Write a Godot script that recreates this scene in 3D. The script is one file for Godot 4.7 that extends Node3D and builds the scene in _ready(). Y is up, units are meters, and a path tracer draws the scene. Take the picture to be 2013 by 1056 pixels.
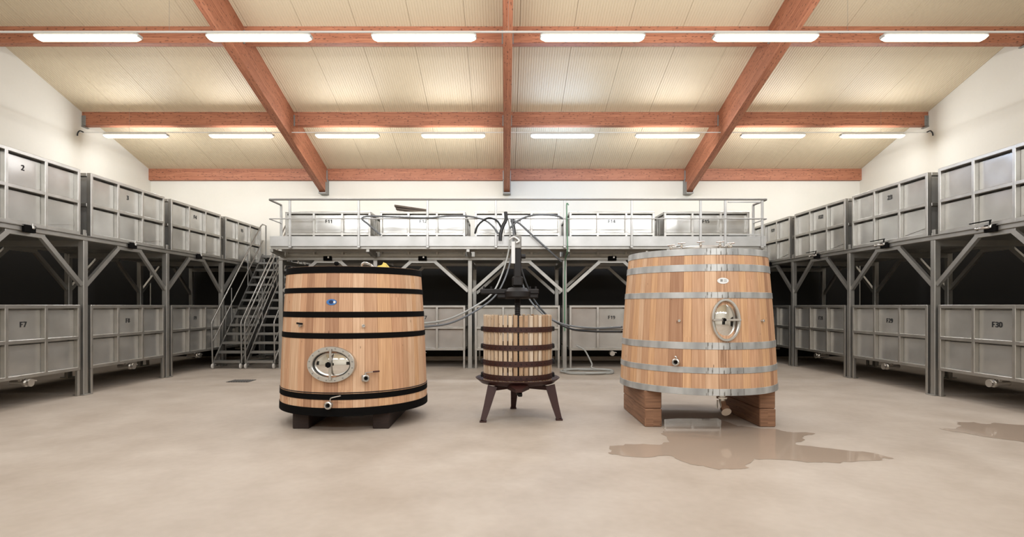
extends Node3D
# A winery hall: two rows of steel wine tanks round three sides, two oak vats and a basket press on a pale floor.
# Metres, y up; the camera stands at (0, 1.5, 0) and looks along -z.

const ROOF_Y := 10.514          # underside of the roof at z = 0
const PITCH := 0.3              # it falls by this per metre towards the back wall
const WALL_X := 10.58
const BACK_Z := -16.55
const RIDGE_Z := 1.0
const FRONT_Z := 8.0

var M := {}
var taken := {}
var rng := RandomNumberGenerator.new()


# ---------------------------------------------------------------- geometry
class G:
	var v := PackedVector3Array()
	var n := PackedVector3Array()
	var uv := PackedVector2Array()
	var xf := Transform3D()

	func tri(a: Vector3, b: Vector3, c: Vector3, na: Vector3, nb: Vector3, nc: Vector3, ua := Vector2(), ub := Vector2(), uc := Vector2()) -> void:
		var g := (b - a).cross(c - a)
		if g.length_squared() < 1e-16:
			return
		if g.dot(na + nb + nc) > 0.0:      # front faces run clockwise
			var t := b; b = c; c = t
			t = nb; nb = nc; nc = t
			var w := ub; ub = uc; uc = w
		for p in [a, b, c]:
			v.append(xf * p)
		for p in [na, nb, nc]:
			n.append((xf.basis * p).normalized())
		uv.append(ua); uv.append(ub); uv.append(uc)

	func quad(a: Vector3, b: Vector3, c: Vector3, d: Vector3, nn: Vector3, ua := Vector2(), ub := Vector2(), uc := Vector2(), ud := Vector2()) -> void:
		tri(a, b, c, nn, nn, nn, ua, ub, uc)
		tri(a, c, d, nn, nn, nn, ua, uc, ud)

	func quad_n(a: Vector3, b: Vector3, c: Vector3, d: Vector3, na: Vector3, nb: Vector3, nc: Vector3, nd: Vector3, ua := Vector2(), ub := Vector2(), uc := Vector2(), ud := Vector2()) -> void:
		tri(a, b, c, na, nb, nc, ua, ub, uc)
		tri(a, c, d, na, nc, nd, ua, uc, ud)

	# a box with chamfered edges; the texture's u runs along the longest side, two metres to a repeat, v half a metre
	func box(c: Vector3, s: Vector3, bevel := 0.0, off := Vector2()) -> void:
		var h := s * 0.5
		var long := s.max_axis_index()
		var b := minf(bevel, s[s.min_axis_index()] * 0.45)
		for ax in 3:
			var p := (ax + 1) % 3
			var q := (ax + 2) % 3
			for sg in [-1.0, 1.0]:
				var nn := Vector3(); nn[ax] = sg
				var pts := []
				var us := []
				for k in [[-1, -1], [1, -1], [1, 1], [-1, 1]]:
					var w := Vector3()
					w[ax] = sg * h[ax]
					w[p] = k[0] * (h[p] - b)
					w[q] = k[1] * (h[q] - b)
					pts.append(c + w)
					var other := q if p == long else p
					var al: float = w[long] if long != ax else w[p]
					if long == ax: other = q
					us.append(Vector2(al / 2.0, (w[other] + (0.13 * ax + 0.07 * sg)) / 0.5) + off)
				quad(pts[0], pts[1], pts[2], pts[3], nn, us[0], us[1], us[2], us[3])
		if b <= 0.0:
			return
		for ax in 3:
			var p := (ax + 1) % 3
			var q := (ax + 2) % 3
			for sp in [-1.0, 1.0]:
				for sq in [-1.0, 1.0]:
					var nn := Vector3(); nn[p] = sp; nn[q] = sq
					var pts := []
					for k in [[-1, 0], [1, 0], [1, 1], [-1, 1]]:
						var w := Vector3()
						w[ax] = k[0] * (h[ax] - b)
						w[p] = sp * (h[p] - (b if k[1] else 0.0))
						w[q] = sq * (h[q] - (0.0 if k[1] else b))
						pts.append(c + w)
					var l := Vector2(h[ax] / 2.0, 0)
					quad(pts[0], pts[1], pts[2], pts[3], nn.normalized(), off - l, off + l, off + l, off - l)
		for k in 8:
			var sg := Vector3(1 if k & 1 else -1, 1 if k & 2 else -1, 1 if k & 4 else -1)
			var a := c + sg * (h - Vector3(0, b, b))
			var e := c + sg * (h - Vector3(b, 0, b))
			var f := c + sg * (h - Vector3(b, b, 0))
			var nn := sg.normalized()
			tri(a, e, f, nn, nn, nn, off, off, off)

	# a straight bar of rectangular section between two points; «up» is the direction of its height
	func bar(a: Vector3, b: Vector3, wide: float, high: float, up := Vector3.UP, bevel := 0.0) -> void:
		var z := (b - a).normalized()
		var x := up.cross(z).normalized()
		var y := z.cross(x)
		var keep := xf
		xf = xf * Transform3D(Basis(x, y, z), (a + b) * 0.5)
		box(Vector3(), Vector3(wide, high, a.distance_to(b)), bevel)
		xf = keep

	# a bar that changes its section from end to end
	func taper(a: Vector3, b: Vector3, ra: Vector2, rb: Vector2, side := Vector3.RIGHT) -> void:
		var z := (b - a).normalized()
		var x := (side - z * side.dot(z)).normalized()
		var y := z.cross(x)
		var pa := []
		var pb := []
		for k in [[-1, -1], [1, -1], [1, 1], [-1, 1]]:
			pa.append(a + x * ra.x * k[0] + y * ra.y * k[1])
			pb.append(b + x * rb.x * k[0] + y * rb.y * k[1])
		for i in 4:
			var j := (i + 1) % 4
			var nn: Vector3 = [-y, x, y, -x][i]
			quad(pa[i], pa[j], pb[j], pb[i], nn)
		quad(pa[0], pa[1], pa[2], pa[3], -z)
		quad(pb[0], pb[1], pb[2], pb[3], z)

	func tube(path: PackedVector3Array, r: float, sides := 8, caps := true) -> void:
		var rings := []
		var x := Vector3()
		for i in path.size():
			var t := (path[mini(i + 1, path.size() - 1)] - path[maxi(i - 1, 0)]).normalized()
			if i == 0:
				x = t.cross(Vector3.UP if absf(t.y) < 0.9 else Vector3.RIGHT).normalized()
			x = (x - t * x.dot(t)).normalized()
			var y := t.cross(x)
			var ring := []
			for k in sides:
				var a := TAU * k / sides
				ring.append(x * cos(a) + y * sin(a))
			rings.append(ring)
		for i in path.size() - 1:
			for k in sides:
				var j := (k + 1) % sides
				var p: Vector3 = rings[i][k]; var q: Vector3 = rings[i][j]
				var s: Vector3 = rings[i + 1][j]; var t2: Vector3 = rings[i + 1][k]
				quad_n(path[i] + p * r, path[i] + q * r, path[i + 1] + s * r, path[i + 1] + t2 * r, p, q, s, t2)
		if caps:
			for e in [0, path.size() - 1]:
				var t := (path[1] - path[0]).normalized() * -1.0 if e == 0 else (path[e] - path[e - 1]).normalized()
				for k in sides:
					var p: Vector3 = rings[e][k]; var q: Vector3 = rings[e][(k + 1) % sides]
					tri(path[e], path[e] + p * r, path[e] + q * r, t, t, t)

	func rod(a: Vector3, b: Vector3, r: float, sides := 8) -> void:
		tube(PackedVector3Array([a, b]), r, sides)

	# a profile of (radius, height) points turned about the y axis; kx and kz stretch it to an oval
	func lathe(profile: Array, sides := 32, kx := 1.0, kz := 1.0, from := 0.0, to := TAU, smooth := false) -> void:
		var full := to - from >= TAU - 1e-4
		for i in profile.size() - 1:
			var a: Vector2 = profile[i]; var b: Vector2 = profile[i + 1]
			if a.distance_to(b) < 1e-6: continue
			var d := b - a
			var fl := Vector2(d.y, -d.x).normalized()
			var na := fl; var nb := fl
			if smooth:
				if i > 0:
					var e: Vector2 = a - profile[i - 1]
					na = (fl + Vector2(e.y, -e.x).normalized()).normalized()
				if i < profile.size() - 2:
					var e: Vector2 = profile[i + 2] - b
					nb = (fl + Vector2(e.y, -e.x).normalized()).normalized()
			for k in sides:
				var t0 := from + (to - from) * k / sides
				var t1 := from + (to - from) * (k + 1) / sides
				var s0 := Vector3(sin(t0) * kx, 0, cos(t0) * kz); var s1 := Vector3(sin(t1) * kx, 0, cos(t1) * kz)
				var o0 := Vector3(sin(t0) / kx, 0, cos(t0) / kz); var o1 := Vector3(sin(t1) / kx, 0, cos(t1) / kz)
				var up := Vector3.UP
				var u0 := t0 / TAU; var u1 := t1 / TAU
				var va := float(i) / (profile.size() - 1); var vb := float(i + 1) / (profile.size() - 1)
				quad_n(s0 * a.x + up * a.y, s1 * a.x + up * a.y, s1 * b.x + up * b.y, s0 * b.x + up * b.y,
					(o0 * na.x + up * na.y).normalized(), (o1 * na.x + up * na.y).normalized(), (o1 * nb.x + up * nb.y).normalized(), (o0 * nb.x + up * nb.y).normalized(),
					Vector2(u0, va), Vector2(u1, va), Vector2(u1, vb), Vector2(u0, vb))
			if not full:
				pass

	# a flat outline in the (z, y) plane, pulled along x from x0 to x1
	func prism(outline: PackedVector2Array, x0: float, x1: float, along := Vector2(1, 0), grain_x := false, off := Vector2()) -> void:
		var idx := Geometry2D.triangulate_polygon(outline)
		var across := Vector2(-along.y, along.x)
		for s in 2:
			var x := x0 if s == 0 else x1
			var nn := Vector3(-1 if s == 0 else 1, 0, 0) * signf(x1 - x0)
			for i in range(0, idx.size(), 3):
				var p := []
				var q := []
				for k in 3:
					var o := outline[idx[i + k]]
					p.append(Vector3(x, o.y, o.x))
					q.append(Vector2(o.dot(along) / 2.0, o.dot(across) / 0.5))
				tri(p[0], p[1], p[2], nn, nn, nn, q[0], q[1], q[2])
		var area := 0.0
		for i in outline.size():
			area += outline[i].cross(outline[(i + 1) % outline.size()])
		for i in outline.size():
			var a := outline[i]; var b := outline[(i + 1) % outline.size()]
			var d := (b - a).normalized() * signf(area)
			var nn := Vector3(0, -d.x, d.y)
			if grain_x:
				var va := off + Vector2(0, 0.37 * i)
				var vb := va + Vector2(0, a.distance_to(b) / 0.5)
				var l := Vector2((x1 - x0) / 2.0, 0)
				quad(Vector3(x0, a.y, a.x), Vector3(x1, a.y, a.x), Vector3(x1, b.y, b.x), Vector3(x0, b.y, b.x), nn, va, va + l, vb + l, vb)
				continue
			quad(Vector3(x0, a.y, a.x), Vector3(x1, a.y, a.x), Vector3(x1, b.y, b.x), Vector3(x0, b.y, b.x), nn,
				Vector2(a.dot(along) / 2.0, 0), Vector2(a.dot(along) / 2.0, (x1 - x0) / 0.5), Vector2(b.dot(along) / 2.0, (x1 - x0) / 0.5), Vector2(b.dot(along) / 2.0, 0))

	func mesh(m: Material) -> ArrayMesh:
		var a := []
		a.resize(Mesh.ARRAY_MAX)
		a[Mesh.ARRAY_VERTEX] = v
		a[Mesh.ARRAY_NORMAL] = n
		a[Mesh.ARRAY_TEX_UV] = uv
		var out := ArrayMesh.new()
		out.add_surface_from_arrays(Mesh.PRIMITIVE_TRIANGLES, a)
		out.surface_set_material(0, m)
		return out


# ---------------------------------------------------------------- naming and building
func numbered(called: String) -> String:
	var k: int = taken.get(called, 0)
	taken[called] = k + 1
	return called if k == 0 else "%s_%03d" % [called, k]


func tag(o: Node, label: String, category: String, group := "", kind := "") -> Node:
	if label: o.set_meta("label", label)
	if category: o.set_meta("category", category)
	if group: o.set_meta("group", group)
	if kind: o.set_meta("kind", kind)
	return o


func thing(called: String, label: String, category: String, at := Vector3(), turn := 0.0, group := "") -> Node3D:
	var o := Node3D.new()
	o.name = numbered(called)
	add_child(o, true)
	o.position = at
	o.rotation.y = turn
	tag(o, label, category, group)
	return o


func put(called: String, mesh: Mesh, parent: Node3D = self, at := Transform3D()) -> MeshInstance3D:
	var o := MeshInstance3D.new()
	o.name = numbered(called) if parent == self else called
	o.mesh = mesh
	o.transform = at
	parent.add_child(o, true)
	return o


func build(called: String, g: G, m: Material, parent: Node3D = self, at := Transform3D()) -> MeshInstance3D:
	return put(called, g.mesh(m), parent, at)


func shape(called: String, m: Material, parent: Node3D, draw: Callable) -> MeshInstance3D:
	var g := G.new()
	draw.call(g)
	return build(called, g, m, parent)


func a_box(called: String, c: Vector3, s: Vector3, m: Material, parent: Node3D = self, bevel := 0.0, off := Vector2()) -> MeshInstance3D:
	var g := G.new()
	g.box(c, s, bevel, off)
	return build(called, g, m, parent)


func structure(o: Node, label: String, category: String) -> Node:
	return tag(o, label, category, "", "structure")


func smooth_path(pts: Array, steps := 6) -> PackedVector3Array:
	var c := Curve3D.new()
	for i in pts.size():
		var t: Vector3 = (pts[mini(i + 1, pts.size() - 1)] - pts[maxi(i - 1, 0)]) / 6.0
		c.add_point(pts[i], -t, t)
	var out := PackedVector3Array()
	for i in pts.size() - 1:
		for k in steps:
			out.append(c.sample(i, float(k) / steps))
	out.append(pts[-1])
	return out


func roof_y(z: float) -> float:
	return ROOF_Y + PITCH * z if z <= RIDGE_Z else ROOF_Y + PITCH * (2 * RIDGE_Z - z)


# ---------------------------------------------------------------- materials
func mat(color: Color, rough := 0.6, metal := 0.0) -> StandardMaterial3D:
	var m := StandardMaterial3D.new()
	m.albedo_color = color
	m.roughness = rough
	m.metallic = metal
	return m


func noise(seed_: int, freq: float, octaves := 3) -> FastNoiseLite:
	var f := FastNoiseLite.new()
	f.seed = seed_
	f.frequency = freq
	f.noise_type = FastNoiseLite.TYPE_SIMPLEX_SMOOTH
	f.fractal_octaves = octaves
	return f


func paint(w: int, h: int, at: Callable) -> ImageTexture:
	var d := PackedByteArray()
	d.resize(w * h * 3)
	var i := 0
	for y in h:
		for x in w:
			var c: Color = at.call(x, y)
			d[i] = clampi(int(c.r * 255.0), 0, 255)
			d[i + 1] = clampi(int(c.g * 255.0), 0, 255)
			d[i + 2] = clampi(int(c.b * 255.0), 0, 255)
			i += 3
	return ImageTexture.create_from_image(Image.create_from_data(w, h, false, Image.FORMAT_RGB8, d))


# grain along u: two metres by half a metre
func wood(seed_: int, light: Color, dark: Color, knots: int, lamella := 0.0, stain := false) -> ImageTexture:
	var w := 768
	var h := 384
	var fine := noise(seed_, 0.09, 2)
	var broad := noise(seed_ + 1, 0.012, 3)
	var r := RandomNumberGenerator.new()
	r.seed = seed_
	var spots := []
	for k in knots:
		spots.append(Vector3(r.randf() * w, r.randf() * h, r.randf_range(2.0, 5.0)))
	var grid := {}
	for s in spots:
		for gx in range(int((s.x - 24) / 32), int((s.x + 24) / 32) + 1):
			for gy in range(int((s.y - 24) / 32), int((s.y + 24) / 32) + 1):
				var key := Vector2i(gx, gy)
				if not grid.has(key): grid[key] = []
				grid[key].append(s)
	var tone := []
	for k in 40:
		tone.append(r.randf_range(-0.13, 0.13))
	return paint(w, h, func(x, y):
		var t: float = 0.45 + 0.30 * fine.get_noise_2d(x * 0.06, y * 2.2) + 0.45 * broad.get_noise_2d(x * 0.25, y * 3.0)
		if lamella > 0.0:
			var l: float = y / float(h) * 0.5 / lamella
			t += tone[int(l) % 40]
			if l - floorf(l) < 0.07: t += 0.16
		if stain:
			var hgt: float = x / float(w) * 2.0
			var drop: float = fine.get_noise_2d(900.0 + y * 1.4, hgt * 3.0)
			if hgt < 1.05 and drop > 0.05:
				t += drop * 2.0 * smoothstep(0.3, 1.0, hgt)
		var c: Color = light.lerp(dark, clampf(t, 0.0, 1.5))
		var near: Variant = grid.get(Vector2i(int(x / 32.0), int(y / 32.0)))
		if near != null:
			for s in near:
				var e: float = Vector2((x - s.x) * 0.55, y - s.y).length() / s.z
				if e < 1.4: c = c.lerp(dark * 0.55, clampf(1.4 - e, 0.0, 0.85))
		return c)


func blotches(seed_: int, size: int, a: Color, b: Color, f1: float, f2: float, speck := 0.14) -> ImageTexture:
	var n1 := noise(seed_, f1, 4)
	var n2 := noise(seed_ + 3, f2, 2)
	return paint(size, size, func(x, y):
		var e: float = x / float(size); var g: float = y / float(size)
		# blended with its own shifted copy, so that the repeats do not show an edge
		var p: float = n1.get_noise_2d(x, y) * e + n1.get_noise_2d(x + size, y) * (1 - e)
		var q: float = n1.get_noise_2d(x, y + size) * e + n1.get_noise_2d(x + size, y + size) * (1 - e)
		var t: float = 0.5 + 0.75 * (p * g + q * (1 - g)) + speck * n2.get_noise_2d(x, y)
		return a.lerp(b, clampf(t, 0.0, 1.0)))


func triplanar(m: StandardMaterial3D, per_metre: float, world := true) -> StandardMaterial3D:
	m.uv1_triplanar = true
	m.uv1_world_triplanar = world
	m.uv1_scale = Vector3.ONE * per_metre
	return m


func make_materials() -> void:
	M.wall = triplanar(mat(Color.WHITE, 0.92), 0.22)
	M.wall.albedo_texture = blotches(11, 256, Color(0.85, 0.83, 0.785), Color(0.83, 0.81, 0.76), 0.012, 0.2)
	M.added_dark = mat(Color(0.10, 0.09, 0.075), 0.9)  # near-black: shade behind the racks as colour, and the added door
	M.floor = triplanar(mat(Color.WHITE, 0.5), 0.17)
	M.floor.albedo_texture = blotches(21, 512, Color(0.735, 0.69, 0.64), Color(0.65, 0.597, 0.543), 0.012, 0.10)
	M.floor.metallic_specular = 0.4
	M.joint = mat(Color(0.62, 0.56, 0.5), 0.7)
	M.roof = mat(Color(0.81, 0.74, 0.625), 0.55)
	M.roof_gap = mat(Color(0.55, 0.47, 0.36), 0.8)
	M.glulam = mat(Color.WHITE, 0.6)
	M.glulam.albedo_texture = wood(31, Color(0.72, 0.48, 0.355), Color(0.53, 0.31, 0.215), 150, 0.04)
	M.lamp_body = mat(Color(0.75, 0.75, 0.73), 0.5)
	M.glow = mat(Color(1, 0.98, 0.94), 0.4)
	M.glow.emission_enabled = true
	M.glow.emission = Color(1.0, 0.95, 0.84)
	M.glow.emission_energy_multiplier = 5.0
	M.cool_glow = M.glow.duplicate()
	M.cool_glow.emission = Color(0.86, 0.92, 1.0)
	M.conduit = mat(Color(0.86, 0.85, 0.83), 0.5)
	var rub := blotches(41, 256, Color(0.97, 0.97, 0.97), Color(0.84, 0.84, 0.83), 0.012, 0.12, 0.0)
	var rough := blotches(43, 256, Color(0.27, 0.27, 0.27), Color(0.21, 0.21, 0.21), 0.012, 0.1, 0.0)
	M.panel = triplanar(mat(Color(0.80, 0.79, 0.77), 1.0, 0.68), 0.55)
	M.panel.albedo_texture = rub
	M.panel.roughness_texture = rough
	M.frame = triplanar(mat(Color(0.78, 0.765, 0.74), 0.36, 0.9), 0.9)
	M.frame.albedo_texture = rub
	M.rack = triplanar(mat(Color(0.70, 0.685, 0.66), 0.42, 0.8), 0.6)
	M.rack.albedo_texture = rub
	M.alu = triplanar(mat(Color(0.80, 0.795, 0.785), 0.45, 0.6), 0.6)
	M.alu.albedo_texture = rub
	M.stair = mat(Color(0.60, 0.59, 0.57), 0.38, 0.9)
	M.steel = mat(Color(0.80, 0.79, 0.77), 0.25, 1.0)
	M.mirror = mat(Color(0.88, 0.875, 0.86), 0.06, 1.0)
	M.satin = mat(Color(0.80, 0.79, 0.77), 0.32, 0.95)
	M.black = mat(Color(0.05, 0.045, 0.043), 0.85)
	M.black.metallic_specular = 0.2
	M.ink = mat(Color(0.06, 0.06, 0.06), 0.7)
	M.rubber = mat(Color(0.06, 0.06, 0.065), 0.45)
	M.hose = mat(Color(0.36, 0.37, 0.38), 0.4)
	M.pale_hose = mat(Color(0.62, 0.62, 0.60), 0.35)
	M.green = mat(Color(0.34, 0.52, 0.40), 0.5)
	M.dark_iron = mat(Color(0.065, 0.045, 0.04), 0.55, 0.2)
	M.red_iron = mat(Color(0.20, 0.085, 0.065), 0.5, 0.1)
	M.wheel = mat(Color(0.75, 0.73, 0.70), 0.5)
	M.yellow = mat(Color(0.78, 0.70, 0.36), 0.8)
	M.bracket = mat(Color(0.55, 0.54, 0.52), 0.5, 0.5)
	M.blue = mat(Color(0.20, 0.42, 0.66), 0.4)
	M.deep_blue = mat(Color(0.05, 0.13, 0.30), 0.4)
	M.white = mat(Color(0.86, 0.86, 0.85), 0.4)
	M.red_grip = mat(Color(0.22, 0.05, 0.045), 0.5)
	M.wet = mat(Color(0.68, 0.61, 0.545), 0.04)
	M.wet.metallic_specular = 0.55
	var grey_wood := wood(51, Color(0.50, 0.45, 0.40), Color(0.27, 0.23, 0.20), 12)
	M.old_plank = mat(Color.WHITE, 0.85)
	M.old_plank.albedo_texture = grey_wood
	var beam_wood := wood(55, Color(0.62, 0.46, 0.345), Color(0.40, 0.275, 0.195), 26)
	M.timber = mat(Color.WHITE, 0.7)
	M.timber.albedo_texture = beam_wood
	M.dark_timber = mat(Color(0.30, 0.27, 0.26), 0.75)
	M.dark_timber.albedo_texture = beam_wood
	var slat_wood := wood(61, Color(0.88, 0.825, 0.75), Color(0.66, 0.57, 0.475), 30)
	M.slats = []
	for c in [Color(1, 1, 1), Color(0.92, 0.88, 0.83), Color(0.84, 0.76, 0.68), Color(0.97, 0.95, 0.92)]:
		var m := mat(c, 0.75)
		m.albedo_texture = slat_wood
		M.slats.append(m)
	M.oak = []
	for s in [71, 75, 79]:
		var t := wood(s, Color(0.87, 0.735, 0.605), Color(0.72, 0.56, 0.43), 3)
		for c in [Color(1, 1, 1), Color(0.92, 0.88, 0.85), Color(0.98, 0.94, 0.88), Color(0.80, 0.735, 0.70), Color(0.95, 0.90, 0.87)]:
			var m := mat(c, 0.6)
			m.albedo_texture = t
			M.oak.append(m)
	M.stained_oak = mat(Color(0.97, 0.93, 0.9), 0.6)
	M.stained_oak.albedo_texture = wood(83, Color(0.88, 0.75, 0.625), Color(0.58, 0.44, 0.33), 2, 0.0, true)
	var zn := noise(91, 0.05, 3)
	var zd := noise(92, 0.11, 2)
	M.zinc = mat(Color.WHITE, 0.5, 0.35)
	M.zinc.uv1_offset = Vector3(0.5, 0, 0)
	M.zinc.albedo_texture = paint(1024, 32, func(x, y):
		var t: float = 0.665 + 0.15 * zn.get_noise_2d(x * 0.5, y * 0.3)
		var c := Color(t, t, t * 0.985)
		var off: float = absf(x / 1024.0 - 0.556)
		var drop: float = zd.get_noise_2d(x * 1.5, y * 0.25)
		if off < 0.04 and drop > 0.3 + off * 4.0: c = c.lerp(Color(0.30, 0.28, 0.25), clampf(drop * 1.6, 0, 0.7))
		return c)


# ---------------------------------------------------------------- lamps
func ceiling_light(at: Vector3, label: String, group: String, cool := false, sideways := 3.8, tilt := 14.0) -> void:
	var t := thing("ceiling_light", label, "light", at, 0.0, group)
	var half := 0.785
	# the housing is a shallow tray, the diffuser a rounded trough below it with sloping ends
	shape("housing", M.lamp_body, t, func(g):
		g.box(Vector3(0, 0.045, 0), Vector3(half * 2 - 0.02, 0.05, 0.13), 0.012)
		for s in [-1, 1]: g.box(Vector3(s * 0.45, 0.075, 0), Vector3(0.05, 0.02, 0.03), 0.004))
	var section := []
	for k in 9:
		var a := PI * k / 8.0
		section.append(Vector2(cos(a) * 0.075, -sin(a) * 0.062 + 0.022))
	shape("diffuser", M.cool_glow if cool else M.glow, t, func(g):
		var xs := [-half, -half + 0.02, -half + 0.07, half - 0.07, half - 0.02, half]
		var ks := [0.25, 0.6, 1.0, 1.0, 0.6, 0.25]
		for i in 5:
			for k in 8:
				var p: Array = []
				var ns: Array = []
				for e in [[i, k], [i + 1, k], [i + 1, k + 1], [i, k + 1]]:
					var s: Vector2 = section[e[1]]
					var kk: float = ks[e[0]]
					p.append(Vector3(xs[e[0]], 0.022 + (s.y - 0.022) * kk, s.x * (0.75 + 0.25 * kk)))
					ns.append(Vector3(0, s.y - 0.022, s.x).normalized())
				g.quad_n(p[0], p[1], p[2], p[3], ns[0], ns[1], ns[2], ns[3])
		for s in [-1, 1]:
			for k in 8:
				var a: Vector2 = section[k]; var b: Vector2 = section[k + 1]
				g.tri(Vector3(s * half, 0.022, 0), Vector3(s * half, 0.022 + (a.y - 0.022) * 0.25, a.x * 0.81), Vector3(s * half, 0.022 + (b.y - 0.022) * 0.25, b.x * 0.81), Vector3(s, 0, 0), Vector3(s, 0, 0), Vector3(s, 0, 0)))
	for s in [-1, 1]:
		shape("end_cap", M.lamp_body, t, func(g): g.box(Vector3(s * (half - 0.005), 0.03, 0), Vector3(0.03, 0.05, 0.12), 0.01))
	var colour := Color(0.72, 0.84, 1.0) if cool else LAMP
	var down := AreaLight3D.new()
	down.name = "lamp_light"
	down.area_size = Vector2(half * 2 - 0.1, 0.12)
	down.light_energy = DOWN
	down.light_color = colour
	down.area_range = 40.0
	down.area_attenuation = 2.0
	down.shadow_enabled = true
	t.add_child(down, true)
	down.position = Vector3(0, -0.06, 0)
	down.rotation.x = -PI / 2
	for s in [-1, 1]:      # the rounded sides of the diffuser
		var side: AreaLight3D = down.duplicate()
		side.area_size = Vector2(half * 2 - 0.1, 0.07)
		side.light_energy = sideways
		t.add_child(side, true)
		side.position = Vector3(0, 0.005, s * 0.095)
		side.rotation = Vector3(deg_to_rad(tilt), PI if s > 0 else 0.0, 0)


var LAMP := Color(0.955, 0.975, 1.0)
var DOWN := 3.8


func _ready() -> void:
	# ---- camera, air, exposure
	var cam := Camera3D.new()
	cam.name = "camera"
	cam.projection = Camera3D.PROJECTION_FRUSTUM
	cam.keep_aspect = Camera3D.KEEP_HEIGHT
	cam.near = 0.05
	cam.far = 200.0
	cam.size = 0.05 * 1056.0 / 1090.0
	cam.frustum_offset = Vector2(13.5, 74.0) / 1090.0 * 0.05
	cam.position = Vector3(0, 1.5, 0)
	add_child(cam)
	cam.current = true
	var env := Environment.new()
	env.background_mode = Environment.BG_COLOR
	env.background_color = Color(0, 0, 0)
	env.tonemap_mode = Environment.TONE_MAPPER_LINEAR
	env.tonemap_exposure = 0.95
	env.sdfgi_enabled = true
	env.ssao_enabled = true
	env.ssil_enabled = true
	var we := WorldEnvironment.new()
	we.name = "surroundings"
	we.environment = env
	add_child(we)
	rng.seed = 7
	make_materials()
	lamps()
	shell()
	timber_roof()
	racks()
	walkway()
	staircase(-6.66, "steel mobile staircase nearer the left tank row, left one of two", 0)
	staircase(-5.87, "steel mobile staircase beside the corner post, right one of two", 1)
	left_vat()
	right_vat()
	press()
	hoses()
	small_things()


func lamps() -> void:
	var names := ["leftmost", "second from the left", "third from the left", "third from the right", "second from the right", "rightmost"]
	var xs := [-6.33, -3.73, -1.23, 1.325, 3.95, 6.51]
	for i in 6:
		ceiling_light(Vector3(xs[i], 5.565, -8.42), "bright strip light in the near ceiling row, %s of six" % names[i], "strip lights in the near row")
	var back := [-9.13, -6.52, -3.90, -1.28, 1.42, 4.01, 6.62, 9.08]
	var order := ["leftmost", "second from the left", "third from the left", "fourth from the left", "fifth from the left", "third from the right", "second from the right", "rightmost"]
	for i in 8:
		ceiling_light(Vector3(back[i], 5.70, -13.72), ("cool bluish" if i == 4 else "warm white") + " strip light in the far ceiling row, %s of eight" % order[i], "strip lights in the far row", i == 4, 3.4, 0.0)
	for row in [[-3.1, "just ahead of the viewer"], [2.3, "behind the viewer"]]:
		for i in 6:
			ceiling_light(Vector3(xs[i], 5.6, row[0]), "overhead strip light %s, %s of six" % [row[1], names[i]], "strip lights overhead out of view", false, 6.3, 0.0)
	for d in [[-8.42, 5.665, -7.7, 7.7, "grey cable conduit carrying the near row of strip lights"], [-13.72, 5.80, -WALL_X, WALL_X, "thin grey conduit carrying the far row of strip lights, wall to wall"]]:
		var t := thing("cable_conduit", d[4], "conduit", Vector3(0, d[1], d[0]))
		var ends: float = d[2] if d[0] < -10 else -WALL_X
		var far_end: float = d[3] if d[0] < -10 else WALL_X
		shape("pipe", M.conduit, t, func(g): g.rod(Vector3(ends, 0, 0), Vector3(far_end, 0, 0), 0.017 if d[0] > -10 else 0.011))
		for x in [-9.3, -5.1, 0.05, 5.2, 9.3]:
			var top: float = roof_y(d[0]) - d[1]
			shape("hanger_wire", M.bracket, t, func(g): g.rod(Vector3(x, 0, 0), Vector3(x, top, 0), 0.0022, 5))
		if d[0] < -10:
			for s in [-1, 1]:
				shape("cable_end", M.rubber, t, func(g): g.tube(smooth_path([Vector3(s * (WALL_X - 0.16), 0.0, 0.02), Vector3(s * (WALL_X - 0.08), 0.03, 0.03), Vector3(s * (WALL_X - 0.03), -0.02, 0.03), Vector3(s * (WALL_X - 0.02), -0.09, 0.03)]), 0.014))
		else:
			shape("loose_cable", M.rubber, t, func(g): g.tube(smooth_path([Vector3(-6.25, 0.0, -0.02), Vector3(-6.2, 0.08, -0.17), Vector3(-6.1, 0.10, -0.2), Vector3(-5.98, 0.05, -0.17), Vector3(-5.86, 0.0, -0.02)]), 0.006, 6))


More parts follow.
